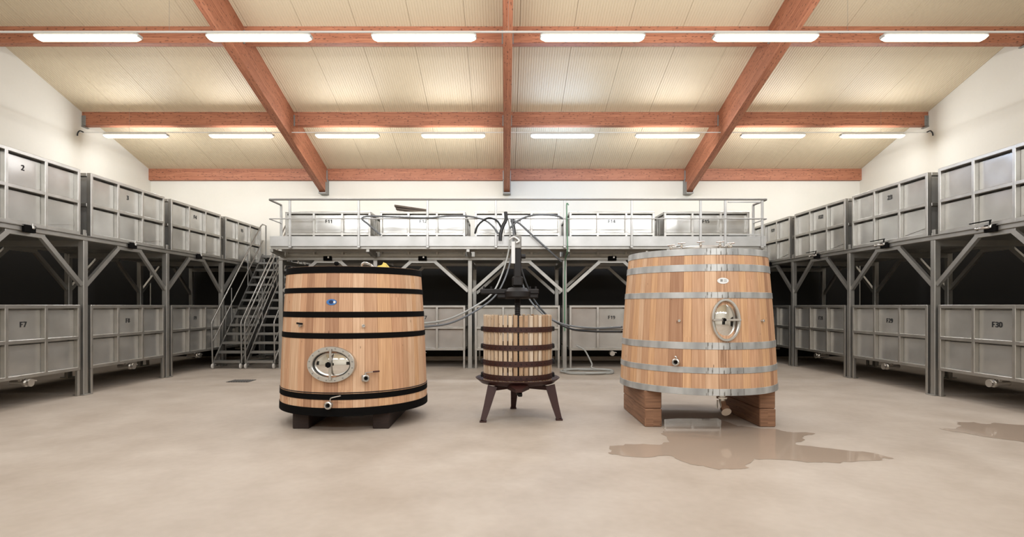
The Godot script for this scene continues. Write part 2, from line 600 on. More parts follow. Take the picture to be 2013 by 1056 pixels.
# ---------------------------------------------------------------- the hall itself
func shell() -> void:
	var fl := shape("floor", M.floor, self, func(g): g.box(Vector3(0, -0.1, (BACK_Z + FRONT_Z) / 2), Vector3(WALL_X * 2 + 0.4, 0.2, FRONT_Z - BACK_Z + 0.4)))
	structure(fl, "smooth beige resin floor of the hall", "floor")
	a_box("floor_joint", Vector3(0, 0.0006, -10.42), Vector3(WALL_X * 2 - 0.02, 0.002, 0.012), M.joint, fl)
	var drain := put("floor_drain", null, fl)
	var dg := G.new()
	dg.box(Vector3(-5.28, 0.002, -11.1), Vector3(0.44, 0.006, 0.36), 0.002)
	drain.mesh = dg.mesh(M.black)
	for k in 9:
		a_box("grate_bar", Vector3(-5.28 - 0.2 + k * 0.05, 0.006, -11.1), Vector3(0.02, 0.008, 0.33), M.bracket, drain)
	structure(a_box("wall_back", Vector3(0, 4, BACK_Z - 0.1), Vector3(WALL_X * 2 + 0.4, 8.0, 0.2), M.wall), "cream plastered back wall above the far tanks", "wall")
	structure(a_box("wall_front", Vector3(0, 4.4, FRONT_Z + 0.1), Vector3(WALL_X * 2 + 0.4, 8.8, 0.2), M.wall), "plastered wall behind the viewer", "wall")
	var gate := shape("door_1", M.added_dark, self, func(g):
		for k in 6: g.box(Vector3(4.4, 0.36 + k * 0.715, FRONT_Z - 0.03), Vector3(4.6, 0.705, 0.06), 0.01))
	structure(gate, "dark sectional door added behind the viewer for the lids to reflect", "door")  # unseen door, added as something dark for the polished lids to mirror
	for s in [-1, 1]:
		var o := PackedVector2Array([Vector2(BACK_Z - 0.2, 0), Vector2(FRONT_Z + 0.2, 0), Vector2(FRONT_Z + 0.2, roof_y(FRONT_Z) + 0.05), Vector2(RIDGE_Z, roof_y(RIDGE_Z) + 0.1), Vector2(BACK_Z - 0.2, roof_y(BACK_Z) + 0.05)])
		var g := G.new()
		g.prism(o, s * WALL_X, s * (WALL_X + 0.2))
		structure(build("wall_left" if s < 0 else "wall_right", g, M.wall), "cream plastered wall on the %s" % ("left" if s < 0 else "right"), "wall")
	# added near-black sheets: the deep shade behind the racks, put in as colour
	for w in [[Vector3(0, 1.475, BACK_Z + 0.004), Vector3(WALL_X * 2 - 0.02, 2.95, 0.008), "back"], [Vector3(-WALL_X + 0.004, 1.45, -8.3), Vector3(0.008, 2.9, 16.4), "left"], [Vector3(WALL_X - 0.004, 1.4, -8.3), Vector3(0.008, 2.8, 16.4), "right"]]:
		structure(a_box("shade_sheet_%d" % (1 + ["back", "left", "right"].find(w[2])), w[0], w[1], M.added_dark), "added dark sheet on the lower %s wall, shade behind the racks" % w[2], "wall")
	# the roof: ribbed panels laid side by side, the ribs running up the slope
	var roof := thing("ceiling", "", "")
	structure(roof, "ceiling of pale ribbed metal panels between timber beams", "ceiling")
	var ang := atan(PITCH)
	var panel := func(length: float, wide: float) -> ArrayMesh:
		var g := G.new()
		var ribs := int(round(wide / 0.055))
		var w := (wide - 0.006) / ribs
		for k in ribs:
			var x := 0.003 + k * w
			var pts := [Vector2(x, 0), Vector2(x + w * 0.62, 0), Vector2(x + w * 0.72, 0.007), Vector2(x + w * 0.9, 0.007), Vector2(x + w, 0)]
			for i in 4:
				var a: Vector2 = pts[i]; var b: Vector2 = pts[i + 1]
				var d := (b - a).normalized()
				g.quad(Vector3(a.x, a.y, 0), Vector3(b.x, b.y, 0), Vector3(b.x, b.y, -length), Vector3(a.x, a.y, -length), Vector3(d.y, -d.x, 0))
		g.quad(Vector3(0, 0.09, 0), Vector3(wide, 0.09, 0), Vector3(wide, 0.09, -length), Vector3(0, 0.09, -length), Vector3.UP)
		for x in [0.003, wide - 0.003]:
			g.quad(Vector3(x, 0, 0), Vector3(x, 0.09, 0), Vector3(x, 0.09, -length), Vector3(x, 0, -length), Vector3(-1 if x < 0.5 else 1, 0, 0))
		for z in [0.0, -length]:
			g.quad(Vector3(0, 0, z), Vector3(wide, 0, z), Vector3(wide, 0.09, z), Vector3(0, 0.09, z), Vector3(0, 0, 1 if z == 0.0 else -1))
		return g.mesh(M.roof)
	var l1 := (RIDGE_Z - BACK_Z + 0.2) / cos(ang)
	var l2 := (FRONT_Z - RIDGE_Z + 0.2) / cos(ang)
	var p1: ArrayMesh = panel.call(l1, 1.1)
	var p2: ArrayMesh = panel.call(l2, 1.1)
	for k in 20:
		var x := -0.6 - 1.1 * 9 - 0.2 + k * 1.1
		if x < -WALL_X - 0.2: x = -WALL_X - 0.15
		put("roof_panel", p1, roof, Transform3D(Basis(Vector3.RIGHT, -ang), Vector3(x, ROOF_Y + PITCH * RIDGE_Z, RIDGE_Z)))
		put("roof_panel", p2, roof, Transform3D(Basis(Vector3.UP, PI) * Basis(Vector3.RIGHT, -ang), Vector3(x + 1.1, ROOF_Y + PITCH * RIDGE_Z, RIDGE_Z)))
	var cover := G.new()
	for s in [[BACK_Z - 0.2, RIDGE_Z], [RIDGE_Z, FRONT_Z + 0.2]]:
		cover.bar(Vector3(0, roof_y(s[0]) + 0.14, s[0]), Vector3(0, roof_y(s[1]) + 0.14, s[1]), WALL_X * 2 + 0.4, 0.06)
	build("roof_deck", cover, M.roof_gap, roof)


func timber_roof() -> void:
	var along := Vector2(1, PITCH).normalized()
	var where := ["left", "middle", "right"]
	var label := ["large sloping glulam rafter on the left, over the black-hooped vat", "sloping glulam rafter in the middle, seen edge-on above the press", "large sloping glulam rafter on the right, over the grey-hooped vat"]
	var xs := [-5.37, 0.05, 5.42]
	for i in 3:
		var t := thing("rafter", label[i], "beam")
		var z0 := BACK_Z + 0.13
		var o := PackedVector2Array([Vector2(z0, roof_y(z0)), Vector2(RIDGE_Z, roof_y(RIDGE_Z)), Vector2(RIDGE_Z, roof_y(RIDGE_Z) - 0.75), Vector2(z0, roof_y(z0) - 0.75)])
		shape("beam", M.glulam, t, func(g): g.prism(o, xs[i] - 0.09, xs[i] + 0.09, along))
		# steel shoe that carries its lower end on the wall
		var yb := roof_y(z0) - 0.75
		shape("shoe", M.bracket, t, func(g):
			g.box(Vector3(xs[i], yb - 0.015, z0 + 0.06), Vector3(0.21, 0.03, 0.24), 0.004)
			g.box(Vector3(xs[i], yb + 0.2, z0 - 0.06), Vector3(0.235, 0.45, 0.13), 0.004)
			for s in [-1, 1]: g.box(Vector3(xs[i] + s * 0.097, yb + 0.16, z0 + 0.07), Vector3(0.012, 0.32, 0.16), 0.003))
		for zz in [-11.2, -13.86, -16.4]:
			for s in [-1, 1]:
				shape("joist_hanger", M.bracket, t, func(g):
					var yy: float = roof_y(zz) - 0.22
					g.box(Vector3(xs[i] + s * 0.105, yy, zz + 0.01), Vector3(0.03, 0.27, 0.03), 0.003))
	var rows := [[-11.2, "near"], [-13.86, "middle"], [-16.45, "rear"]]
	var bays := [[-WALL_X, -5.46, "left wall and the left rafter"], [-5.28, -0.04, "left and middle rafters"], [0.14, 5.33, "middle and right rafters"], [5.51, WALL_X, "right rafter and the right wall"]]
	var slope := Basis(Vector3.RIGHT, -atan(PITCH))
	for r in rows:
		for b in bays:
			var t := thing("purlin", "horizontal glulam purlin in the %s row, between the %s" % [r[1], b[2]], "beam", Vector3((b[0] + b[1]) / 2, 0, 0), 0.0, "purlins under the roof")
			var z: float = r[0]
			var len: float = b[1] - b[0] - 0.004
			var g := G.new()
			var h := 0.335
			var wd := 0.14 if z > -16 else 0.09
			var o := PackedVector2Array([Vector2(z, roof_y(z)), Vector2(z, roof_y(z) - h), Vector2(z - wd, roof_y(z) - h - 0.01), Vector2(z - wd, roof_y(z - wd))])
			g.prism(o, -len / 2, len / 2, Vector2(1, 0), true, Vector2(rng.randf(), rng.randf()))
			build("beam", g, M.glulam, t)
			for s in [-1, 1]:
				if absf(b[0] if s < 0 else b[1]) > 10 and z > -16:
					shape("wall_shoe", M.bracket, t, func(q):
						q.box(Vector3(s * (len / 2 - 0.03), roof_y(z) - h - 0.03, z - wd / 2), Vector3(0.06, 0.02, 0.2), 0.003)
						q.box(Vector3(s * (len / 2 - 0.05), roof_y(z) - 0.22, z + 0.008), Vector3(0.10, 0.26, 0.012), 0.003)
						for k in 3: q.box(Vector3(s * (len / 2 - 0.05), roof_y(z) - 0.12 - k * 0.09, z + 0.02), Vector3(0.025, 0.025, 0.02), 0.004))


# ---------------------------------------------------------------- tanks and racks
const TANK_W := 2.06
const TANK_H := 1.09
const TANK_D := 2.05
var tank_protos := {}


# local axes: x along the row, y up, z towards the hall; the front of the frame is at z = 0
func tank_proto(kind: String) -> Node3D:
	var t := Node3D.new()
	t.name = numbered("wine_tank")
	add_child(t, true)
	var w := TANK_W
	var h := TANK_H
	var d := TANK_D
	var fw := 0.055      # width of a bar
	var fd := 0.075      # how far the bars stand proud of the panels
	var y0 := 0.43 if kind == "lower" else 0.0
	shape("body", M.panel, t, func(g):
		g.box(Vector3(0, y0 + h / 2 - 0.01, -fd - 0.10 - (d - fd - 0.12) / 2), Vector3(w - 0.09, h - 0.06, d - fd - 0.12), 0.01)
		for s in [-1, 1]: g.box(Vector3(s * (w / 2 - 0.048), y0 + h / 2 - 0.01, -fd - 0.06), Vector3(0.008, h - 0.06, 0.14))
		for y in [y0 + 0.035, y0 + h - 0.045]: g.box(Vector3(0, y, -fd - 0.07), Vector3(w - 0.1, 0.008, 0.12))
		g.box(Vector3(0, y0 + h - 0.02, -d / 2), Vector3(w - 0.06, 0.02, d - 0.02), 0.004))
	# six panels in the front, each slightly dished
	var xs := [-w / 2 + fw, -w / 6 + 0.0, w / 6, w / 2 - fw]
	var ys := [y0 + fw, y0 + h / 2, y0 + h - fw]
	for i in 3:
		for j in 2:
			var x0: float = xs[i] + (fw / 2 if i > 0 else 0.0) - 0.004
			var x1: float = xs[i + 1] - (fw / 2 if i < 2 else 0.0) + 0.004
			var ya: float = ys[j] + (fw / 2 if j > 0 else 0.0) - 0.004
			var yb: float = ys[j + 1] - (fw / 2 if j < 1 else 0.0) - 0.026
			var g := G.new()
			var n := 6
			var bulge := rng.randf_range(0.002, 0.0045) * (1 if rng.randf() < 0.75 else -1)
			var tilt := Vector2(rng.randf_range(0.35, 0.65), rng.randf_range(0.35, 0.65))
			var at := func(u: float, v: float) -> Vector3:
				var e := Vector2((u - tilt.x) * 1.9, (v - tilt.y) * 1.9)
				return Vector3(lerpf(x0, x1, u), lerpf(ya, yb, v), -fd + bulge * maxf(0.0, 1.0 - e.length_squared()) * 16.0 * u * (1 - u) * v * (1 - v))
			var nrm := func(u: float, v: float) -> Vector3:
				var q: Vector3 = at.call(minf(u + 0.03, 1), v) - at.call(maxf(u - 0.03, 0), v)
				var r: Vector3 = at.call(u, minf(v + 0.03, 1)) - at.call(u, maxf(v - 0.03, 0))
				return q.cross(r).normalized()
			for a in n:
				for b in n:
					var c := [[a, b], [a + 1, b], [a + 1, b + 1], [a, b + 1]].map(func(k): return Vector2(k[0], k[1]) / n)
					g.quad_n(at.call(c[0].x, c[0].y), at.call(c[1].x, c[1].y), at.call(c[2].x, c[2].y), at.call(c[3].x, c[3].y), nrm.call(c[0].x, c[0].y), nrm.call(c[1].x, c[1].y), nrm.call(c[2].x, c[2].y), nrm.call(c[3].x, c[3].y))
			g.box(Vector3((x0 + x1) / 2, (ya + yb) / 2, -fd - 0.018), Vector3(x1 - x0, yb - ya, 0.014))
			build("panel", g, M.panel, t)
	for x in [-w / 2 + fw / 2, -w / 6, w / 6, w / 2 - fw / 2]:
		a_box("frame_upright", Vector3(x, y0 + h / 2, -fd / 2), Vector3(fw, h - 0.004, fd), M.frame, t, 0.005)
	for y in [y0 + fw / 2, y0 + h / 2, y0 + h - fw / 2]:
		a_box("frame_rail", Vector3(0, y, -fd / 2 + 0.002), Vector3(w - 0.01, fw, fd - 0.006), M.frame, t, 0.005)
	# bars round the two ends
	for s in [-1, 1]:
		shape("side_frame", M.frame, t, func(g):
			var x: float = s * (w / 2 - 0.022)
			for y in [y0 + fw / 2, y0 + h / 2, y0 + h - fw / 2]: g.box(Vector3(x, y, -fd - (d - fd) / 2), Vector3(0.044, fw, d - fd - 0.002), 0.004)
			for z in [-d / 3, -d * 2 / 3, -d + 0.03]: g.box(Vector3(x, y0 + h / 2, z), Vector3(0.044, h - 0.01, fw), 0.004))
	if kind == "lower":
		for s in [-1, 1]:
			for z in [-0.03, -d + 0.05]:
				a_box("leg", Vector3(s * (w / 2 - 0.03), y0 / 2, z), Vector3(0.05, y0, 0.05), M.frame, t, 0.004)
		var v := shape("drain_valve", M.steel, t, func(g):
			g.xf = Transform3D(Basis(Vector3.RIGHT, PI / 2), Vector3(0, y0 - 0.07, 0.0))
			g.lathe([Vector2(0.0, -0.25), Vector2(0.035, -0.25), Vector2(0.035, -0.04), Vector2(0.06, -0.04), Vector2(0.06, -0.015), Vector2(0.04, -0.015), Vector2(0.04, 0.03), Vector2(0.058, 0.03), Vector2(0.058, 0.055), Vector2(0.0, 0.055)], 16)
			g.xf = Transform3D()
			g.box(Vector3(0, y0 - 0.01, -0.1), Vector3(0.05, 0.08, 0.05), 0.004))
		shape("lever", M.steel, v, func(g): g.bar(Vector3(0.0, y0 - 0.03, 0.03), Vector3(0.10, y0 - 0.05, 0.05), 0.012, 0.02))
	else:
		shape("sloping_weld", M.frame, t, func(g): g.bar(Vector3(w / 6 + 0.05, y0 + 0.08, -fd + 0.006), Vector3(w / 2 - 0.06, y0 + 0.16, -fd + 0.006), 0.006, 0.006))
		var v := shape("outlet_valve", M.black, t, func(g):
			g.box(Vector3(0, -0.045, 0.02), Vector3(0.2, 0.11, 0.05), 0.006))
		shape("valve_body", M.steel, v, func(g):
			g.box(Vector3(0.03, -0.02, 0.05), Vector3(0.05, 0.05, 0.05), 0.01)
			g.rod(Vector3(0.03, 0.0, 0.05), Vector3(0.03, 0.035, 0.05), 0.01))
		if kind == "handled":
			shape("lever", M.black, v, func(g):
				g.rod(Vector3(0.03, 0.0, 0.06), Vector3(0.03, 0.07, 0.06), 0.012)
				g.bar(Vector3(0.05, 0.07, 0.06), Vector3(-0.26, 0.055, 0.12), 0.02, 0.014))
			shape("outlet_pipe", M.steel, v, func(g):
				g.tube(smooth_path([Vector3(0, -0.03, 0.04), Vector3(-0.08, -0.03, 0.07), Vector3(-0.17, -0.03, 0.075)]), 0.02, 12)
				g.rod(Vector3(-0.17, -0.03, 0.075), Vector3(-0.19, -0.03, 0.075), 0.03, 12))
	if kind != "lower": shape("vent", M.bracket, t, func(g):
		g.rod(Vector3(-0.7, y0 + h - 0.02, -0.9), Vector3(-0.7, y0 + h + 0.12, -0.9), 0.02)
		g.rod(Vector3(-0.7, y0 + h + 0.12, -0.9), Vector3(-0.7, y0 + h + 0.15, -0.9), 0.05)
		g.rod(Vector3(-0.78, y0 + h + 0.05, -0.9), Vector3(-0.62, y0 + h + 0.05, -0.9), 0.012))
	return t


func tank(kind: String, at: Vector3, turn: float, number: String, label: String, group: String, size := 0.085) -> void:
	var t: Node3D
	if tank_protos.has(kind):
		t = tank_protos[kind].duplicate()
		t.name = numbered("wine_tank")
		add_child(t, true)
		for c in t.get_children():
			if c.name.begins_with("number"): t.remove_child(c); c.free()
	else:
		t = tank_proto(kind)
		tank_protos[kind] = t
	t.position = at
	t.rotation.y = turn
	tag(t, label, "tank", group)
	if number:
		var tm := TextMesh.new()
		var f := SystemFont.new()
		f.font_names = PackedStringArray(["Droid Sans"])
		f.font_weight = 700
		tm.font = f
		tm.text = number
		tm.font_size = 32
		tm.pixel_size = size / 24.0
		tm.depth = 0.003
		tm.material = M.ink
		var y0 := 0.43 if kind == "lower" else 0.0
		put("number", tm, t, Transform3D(Basis(), Vector3(0.0, y0 + TANK_H * (0.73 if kind == "lower" else 0.79), -0.068)))


func rack(called_label: String, at: Vector3, turn: float, posts: Array, depth: float, plates: Array) -> void:
	# local axes as for the tanks: x along the row, z towards the hall
	var t := thing("steel_rack", called_label, "rack", at, turn)
	var p0: float = posts[0]
	var p1: float = posts[-1]
	for x in posts:
		for z in [-0.05, -depth]:
			a_box("post", Vector3(x, 1.305, z), Vector3(0.10, 2.61, 0.10), M.rack, t, 0.006)
			a_box("foot_plate", Vector3(x, 0.008, z), Vector3(0.20, 0.016, 0.20), M.rack, t, 0.003)
		a_box("post_cap", Vector3(x, 2.74, -0.05), Vector3(0.07, 0.10, 0.07), M.rack, t, 0.004)
		a_box("cross_beam", Vector3(x, 2.56, -depth / 2 - 0.025), Vector3(0.08, 0.10, depth - 0.14), M.rack, t, 0.004)
	for z in [-0.05, -depth]:
		a_box("beam", Vector3((p0 + p1) / 2, 2.652, z), Vector3(p1 - p0 + 0.1, 0.082, 0.10), M.rack, t, 0.006)
	for i in posts.size() - 1:
		a_box("shade_deck", Vector3((posts[i] + posts[i + 1]) / 2, 2.688, -depth / 2), Vector3(posts[i + 1] - posts[i] - 0.02, 0.01, depth + 0.06), M.rack, t)  # added deck under the tanks, keeps light from leaking below
		var a: float = posts[i] + 0.05
		var b: float = posts[i + 1] - 0.05
		for z in [-0.05, -depth]:
			for s in [[a, 1.0], [b, -1.0]]:
				shape("brace", M.rack, t, func(g): g.bar(Vector3(s[0], 1.86, z), Vector3(s[0] + s[1] * 0.80, 2.575, z), 0.055, 0.075))
			a_box("brace_head", Vector3((a + b) / 2, 2.577, z), Vector3(b - a - 1.5, 0.068, 0.056), M.rack, t, 0.004)


func racks() -> void:
	var bay := 2.29
	# left row: local x runs from the far end towards the viewer
	var zl := [-16.26, -13.97, -11.68, -9.39, -7.10]
	rack("dark steel rack carrying the tanks along the left wall", Vector3(-7.1, 0, 0), PI / 2, [-7.10 + 0.0, -7.1].slice(0, 0) + [7.10, 9.39, 11.68, 13.97, 16.26], 2.1, [])
	var un := {0: "2", 1: "3", 2: "F4", 3: "F5"}
	var ll := {0: "F7", 1: "F8", 2: "F9", 3: "F10"}
	var uo := ["upper grey steel tank numbered 2, nearest in the left row", "upper grey steel tank numbered 3, second in the left row", "upper grey steel tank lettered F4, third in the left row", "upper grey steel tank lettered F5, behind the staircase handrails"]
	var lo := ["lower grey steel tank lettered F7, nearest on the floor at left", "lower grey steel tank lettered F8, between the two nearest left posts", "lower grey steel tank lettered F9, left of the staircase foot", "lower grey steel tank lettered F10, in the shade behind the staircases"]
	for k in 4:
		var z := -(9.39 + bay * k - bay / 2)
		tank("upper", Vector3(-7.1, 2.695, z), PI / 2, un[k], uo[k], "upper tanks in the left row")
		tank("lower", Vector3(-7.1, 0, z), PI / 2, ll[k], lo[k], "lower tanks in the left row")
	rack("dark steel rack carrying the tanks along the right wall", Vector3(7.2, 0, 0), -PI / 2, [-16.21, -13.92, -11.63, -9.34, -7.05], 2.1, [])
	var ur := ["", "23", "F22", "F21"]
	var lr := ["F30", "F29", "F28", "F27"]
	var uro := ["upper grey steel tank without a number, nearest in the right row", "upper grey steel tank numbered 23, second in the right row", "upper grey steel tank lettered F22, third in the right row", "upper grey steel tank lettered F21, in the far right corner"]
	var lro := ["lower grey steel tank lettered F30, nearest on the floor at right", "lower grey steel tank lettered F29, between the two nearest right posts", "lower grey steel tank lettered F28, in shade behind the second right post", "lower grey steel tank lettered F27, in the dark right corner behind the vat"]
	for k in 4:
		var z := -(9.34 + bay * k - bay / 2)
		tank("handled", Vector3(7.2, 2.695, z), -PI / 2, ur[k], uro[k], "upper tanks in the right row")
		tank("lower", Vector3(7.2, 0, z), -PI / 2, lr[k], lro[k], "lower tanks in the right row")
	var px := [-5.42, -3.134, -0.848, 1.438, 3.724, 6.01]
	rack("pale steel rack carrying the tanks along the back wall", Vector3(0, 0, -13.38), 0.0, px, 2.1, [])
	var ub := ["leftmost behind the walkway", "under the two old planks", "in the middle above the press", "right of the middle rail post", "above the grey-hooped vat"]
	var lb := ["mostly hidden behind the black-hooped vat", "between the black-hooped vat and the press", "behind the basket press", "above the coiled hose on the floor", "hidden behind the grey-hooped vat"]
	for k in 5:
		var x: float = (px[k] + px[k + 1]) / 2
		tank("upper", Vector3(x, 2.695, -13.38), 0.0, "F%d" % (11 + k), "upper steel tank lettered F%d in the back row, %s" % [11 + k, ub[k]], "upper tanks in the back row")
		tank("lower", Vector3(x, 0, -13.38), 0.0, "F%d" % (16 + k), "lower steel tank lettered F%d in the back row, %s" % [16 + k, lb[k]], "lower tanks in the back row")


func walkway() -> void:
	var t := thing("walkway", "aluminium walkway with guard rails in front of the upper back tanks", "walkway")
	var x0 := -5.35
	var x1 := 5.93
	var zf := -12.6
	var zb := -13.32
	a_box("deck", Vector3((x0 + x1) / 2, 2.875, (zf + zb) / 2 - 0.01), Vector3(x1 - x0, 0.03, zf - zb - 0.02), M.alu, t, 0.004)
	for z in [zf - 0.06, zb + 0.05]:
		a_box("deck_joist", Vector3((x0 + x1) / 2, 2.83, z), Vector3(x1 - x0 - 0.02, 0.06, 0.05), M.rack, t, 0.004)
	var posts := [-4.88, -3.32, -1.76, -0.21, 1.35, 2.87, 4.43, 4.99, 5.83]
	var cuts := [x0] + posts.slice(0, 7) + [4.99, x1]
	for i in cuts.size() - 1:
		var a: float = cuts[i]
		var b: float = cuts[i + 1]
		shape("kick_plate", M.alu, t, func(g):
			g.box(Vector3((a + b) / 2, 2.975, zf), Vector3(b - a - 0.006, 0.215, 0.012), 0.003)
			g.box(Vector3((a + b) / 2, 3.085, zf - 0.015), Vector3(b - a - 0.006, 0.012, 0.04), 0.003)
			g.box(Vector3((a + b) / 2, 2.865, zf - 0.015), Vector3(b - a - 0.006, 0.012, 0.04), 0.003))
	for x in posts:
		shape("guard_post", M.alu, t, func(g):
			g.box(Vector3(x, 3.395, zf + 0.03), Vector3(0.05, 1.05, 0.045), 0.006)
			g.box(Vector3(x, 2.85, zf + 0.02), Vector3(0.06, 0.05, 0.05), 0.004))
	for s in [x0, x1]:
		shape("end_post", M.alu, t, func(g): g.box(Vector3(s, 3.395, zb + 0.07), Vector3(0.05, 1.05, 0.05), 0.006))
	for y in [3.915, 3.48]:
		shape("top_rail" if y > 3.6 else "mid_rail", M.bracket if y > 3.6 else M.alu, t, func(g):
			var r := 0.024 if y > 3.6 else 0.014
			g.tube(PackedVector3Array([Vector3(x0, y, zb + 0.07), Vector3(x0, y, zf), Vector3(x0 + 0.01, y, zf + 0.05), Vector3(x1 - 0.01, y, zf + 0.05), Vector3(x1, y, zf), Vector3(x1, y, zb + 0.07)]), r, 8))
	var k := 0
	for x in [-5.33, -3.134, -0.848, 1.438, 3.724, 5.91]:
		var o := PackedVector2Array([Vector2(zf - 0.05, 2.80), Vector2(zf - 0.05, 2.74), Vector2(zb - 0.01, 2.66), Vector2(zb - 0.01, 2.80)])
		shape("bracket", M.rack, t, func(g): g.prism(o, x - 0.035, x + 0.035))
	# little gate at the right-hand end
	shape("gate", M.alu, t, func(g):
		for y in [3.12, 3.48, 3.86]: g.bar(Vector3(5.05, y, zf + 0.03), Vector3(5.78, y, zf + 0.03), 0.03, 0.03)
		for x in [5.04, 5.79]: g.bar(Vector3(x, 3.1, zf + 0.03), Vector3(x, 3.88, zf + 0.03), 0.03, 0.03))


func staircase(x: float, label: String, which: int) -> void:
	var t := thing("staircase", label, "staircase", Vector3(x, 0, -13.3))
	var half := 0.335
	var n := 14
	var rise := 0.213
	var run := 0.205
	var first := Vector3(0, 0.18, -0.06)
	var dir := Vector3(0, rise, -run).normalized()
	for s in [-1, 1]:
		var a := first + Vector3(s * half, -0.08, 0.06)
		var b := first + Vector3(s * half, rise * (n - 1) + 0.02, -run * (n - 1) - 0.02)
		shape("stringer", M.stair, t, func(g): g.bar(a, b, 0.03, 0.11))
		shape("handrail", M.stair, t, func(g):
			g.tube(PackedVector3Array([Vector3(s * (half + 0.015), 0.14, 0.02), Vector3(s * (half + 0.015), 1.08, 0.06), Vector3(s * (half + 0.015), 1.135, 0.04), Vector3(s * (half + 0.015), 3.80, -2.62), Vector3(s * (half + 0.015), 3.86, -2.72), Vector3(s * (half + 0.015), 3.86, -2.95), Vector3(s * (half + 0.015), 2.9, -2.95)]), 0.02, 8))
		shape("mid_rail", M.stair, t, func(g): g.rod(Vector3(s * (half + 0.015), 0.62, 0.04), Vector3(s * (half + 0.015), 3.40, -2.76), 0.015))
		for e in [0.33, 0.66]:
			shape("rail_post", M.stair, t, func(g):
				var p := a.lerp(b, e)
				g.rod(p + Vector3(s * 0.015, 0, 0), p + Vector3(s * 0.015, 0.92, 0.0), 0.014))
	for k in n:
		shape("tread", M.stair, t, func(g):
			var c := first + Vector3(0, rise * k, -run * k)
			g.box(c, Vector3(half * 2 - 0.03, 0.03, 0.20), 0.004)
			g.box(c + Vector3(0, -0.022, 0.095), Vector3(half * 2 - 0.03, 0.045, 0.012), 0.003))
	shape("rear_frame", M.stair, t, func(g):
		for s in [-1, 1]:
			g.bar(Vector3(s * (half - 0.04), 0.0, -2.72), Vector3(s * (half - 0.04), 2.86, -2.72), 0.04, 0.04, Vector3.BACK)
			g.bar(Vector3(s * (half - 0.04), 0.1, -0.0), Vector3(s * (half - 0.04), 0.1, -2.72), 0.04, 0.04)
		g.bar(Vector3(-half + 0.04, 0.1, -2.72), Vector3(half - 0.04, 0.1, -2.72), 0.04, 0.04))
	for s in [-1, 1]:
		var w := shape("wheel", M.wheel, t, func(g):
			g.xf = Transform3D(Basis(Vector3.FORWARD, PI / 2), Vector3(s * (half + 0.0), 0.065, 0.04))
			g.lathe([Vector2(0, -0.018), Vector2(0.05, -0.018), Vector2(0.062, -0.012), Vector2(0.065, 0), Vector2(0.062, 0.012), Vector2(0.05, 0.018), Vector2(0, 0.018)], 20, 1, 1, 0, TAU, true))
		shape("fork", M.bracket, w, func(g): g.box(Vector3(s * (half - 0.03), 0.10, 0.03), Vector3(0.012, 0.10, 0.04), 0.003))


# ---------------------------------------------------------------- vats
func vat_r(d: Dictionary, y: float) -> float:
	var t: float = (y - d.y0) / (d.y1 - d.y0)
	return d.rb + (d.rt - d.rb) * t + 0.048 * t * (1 - t)


# a frame on the vat's skin: z points out, y up the stave
func on_vat(d: Dictionary, y: float, deg: float, out := 0.0) -> Transform3D:
	var a := deg_to_rad(deg)
	var r := vat_r(d, y)
	var lean := (vat_r(d, y + 0.05) - vat_r(d, y - 0.05)) / 0.1
	var z := Vector3(sin(a), -lean, cos(a)).normalized()
	var x := Vector3(cos(a), 0, -sin(a))
	return Transform3D(Basis(x, z.cross(x), z), Vector3(sin(a) * r, y, cos(a) * r) + z * out)


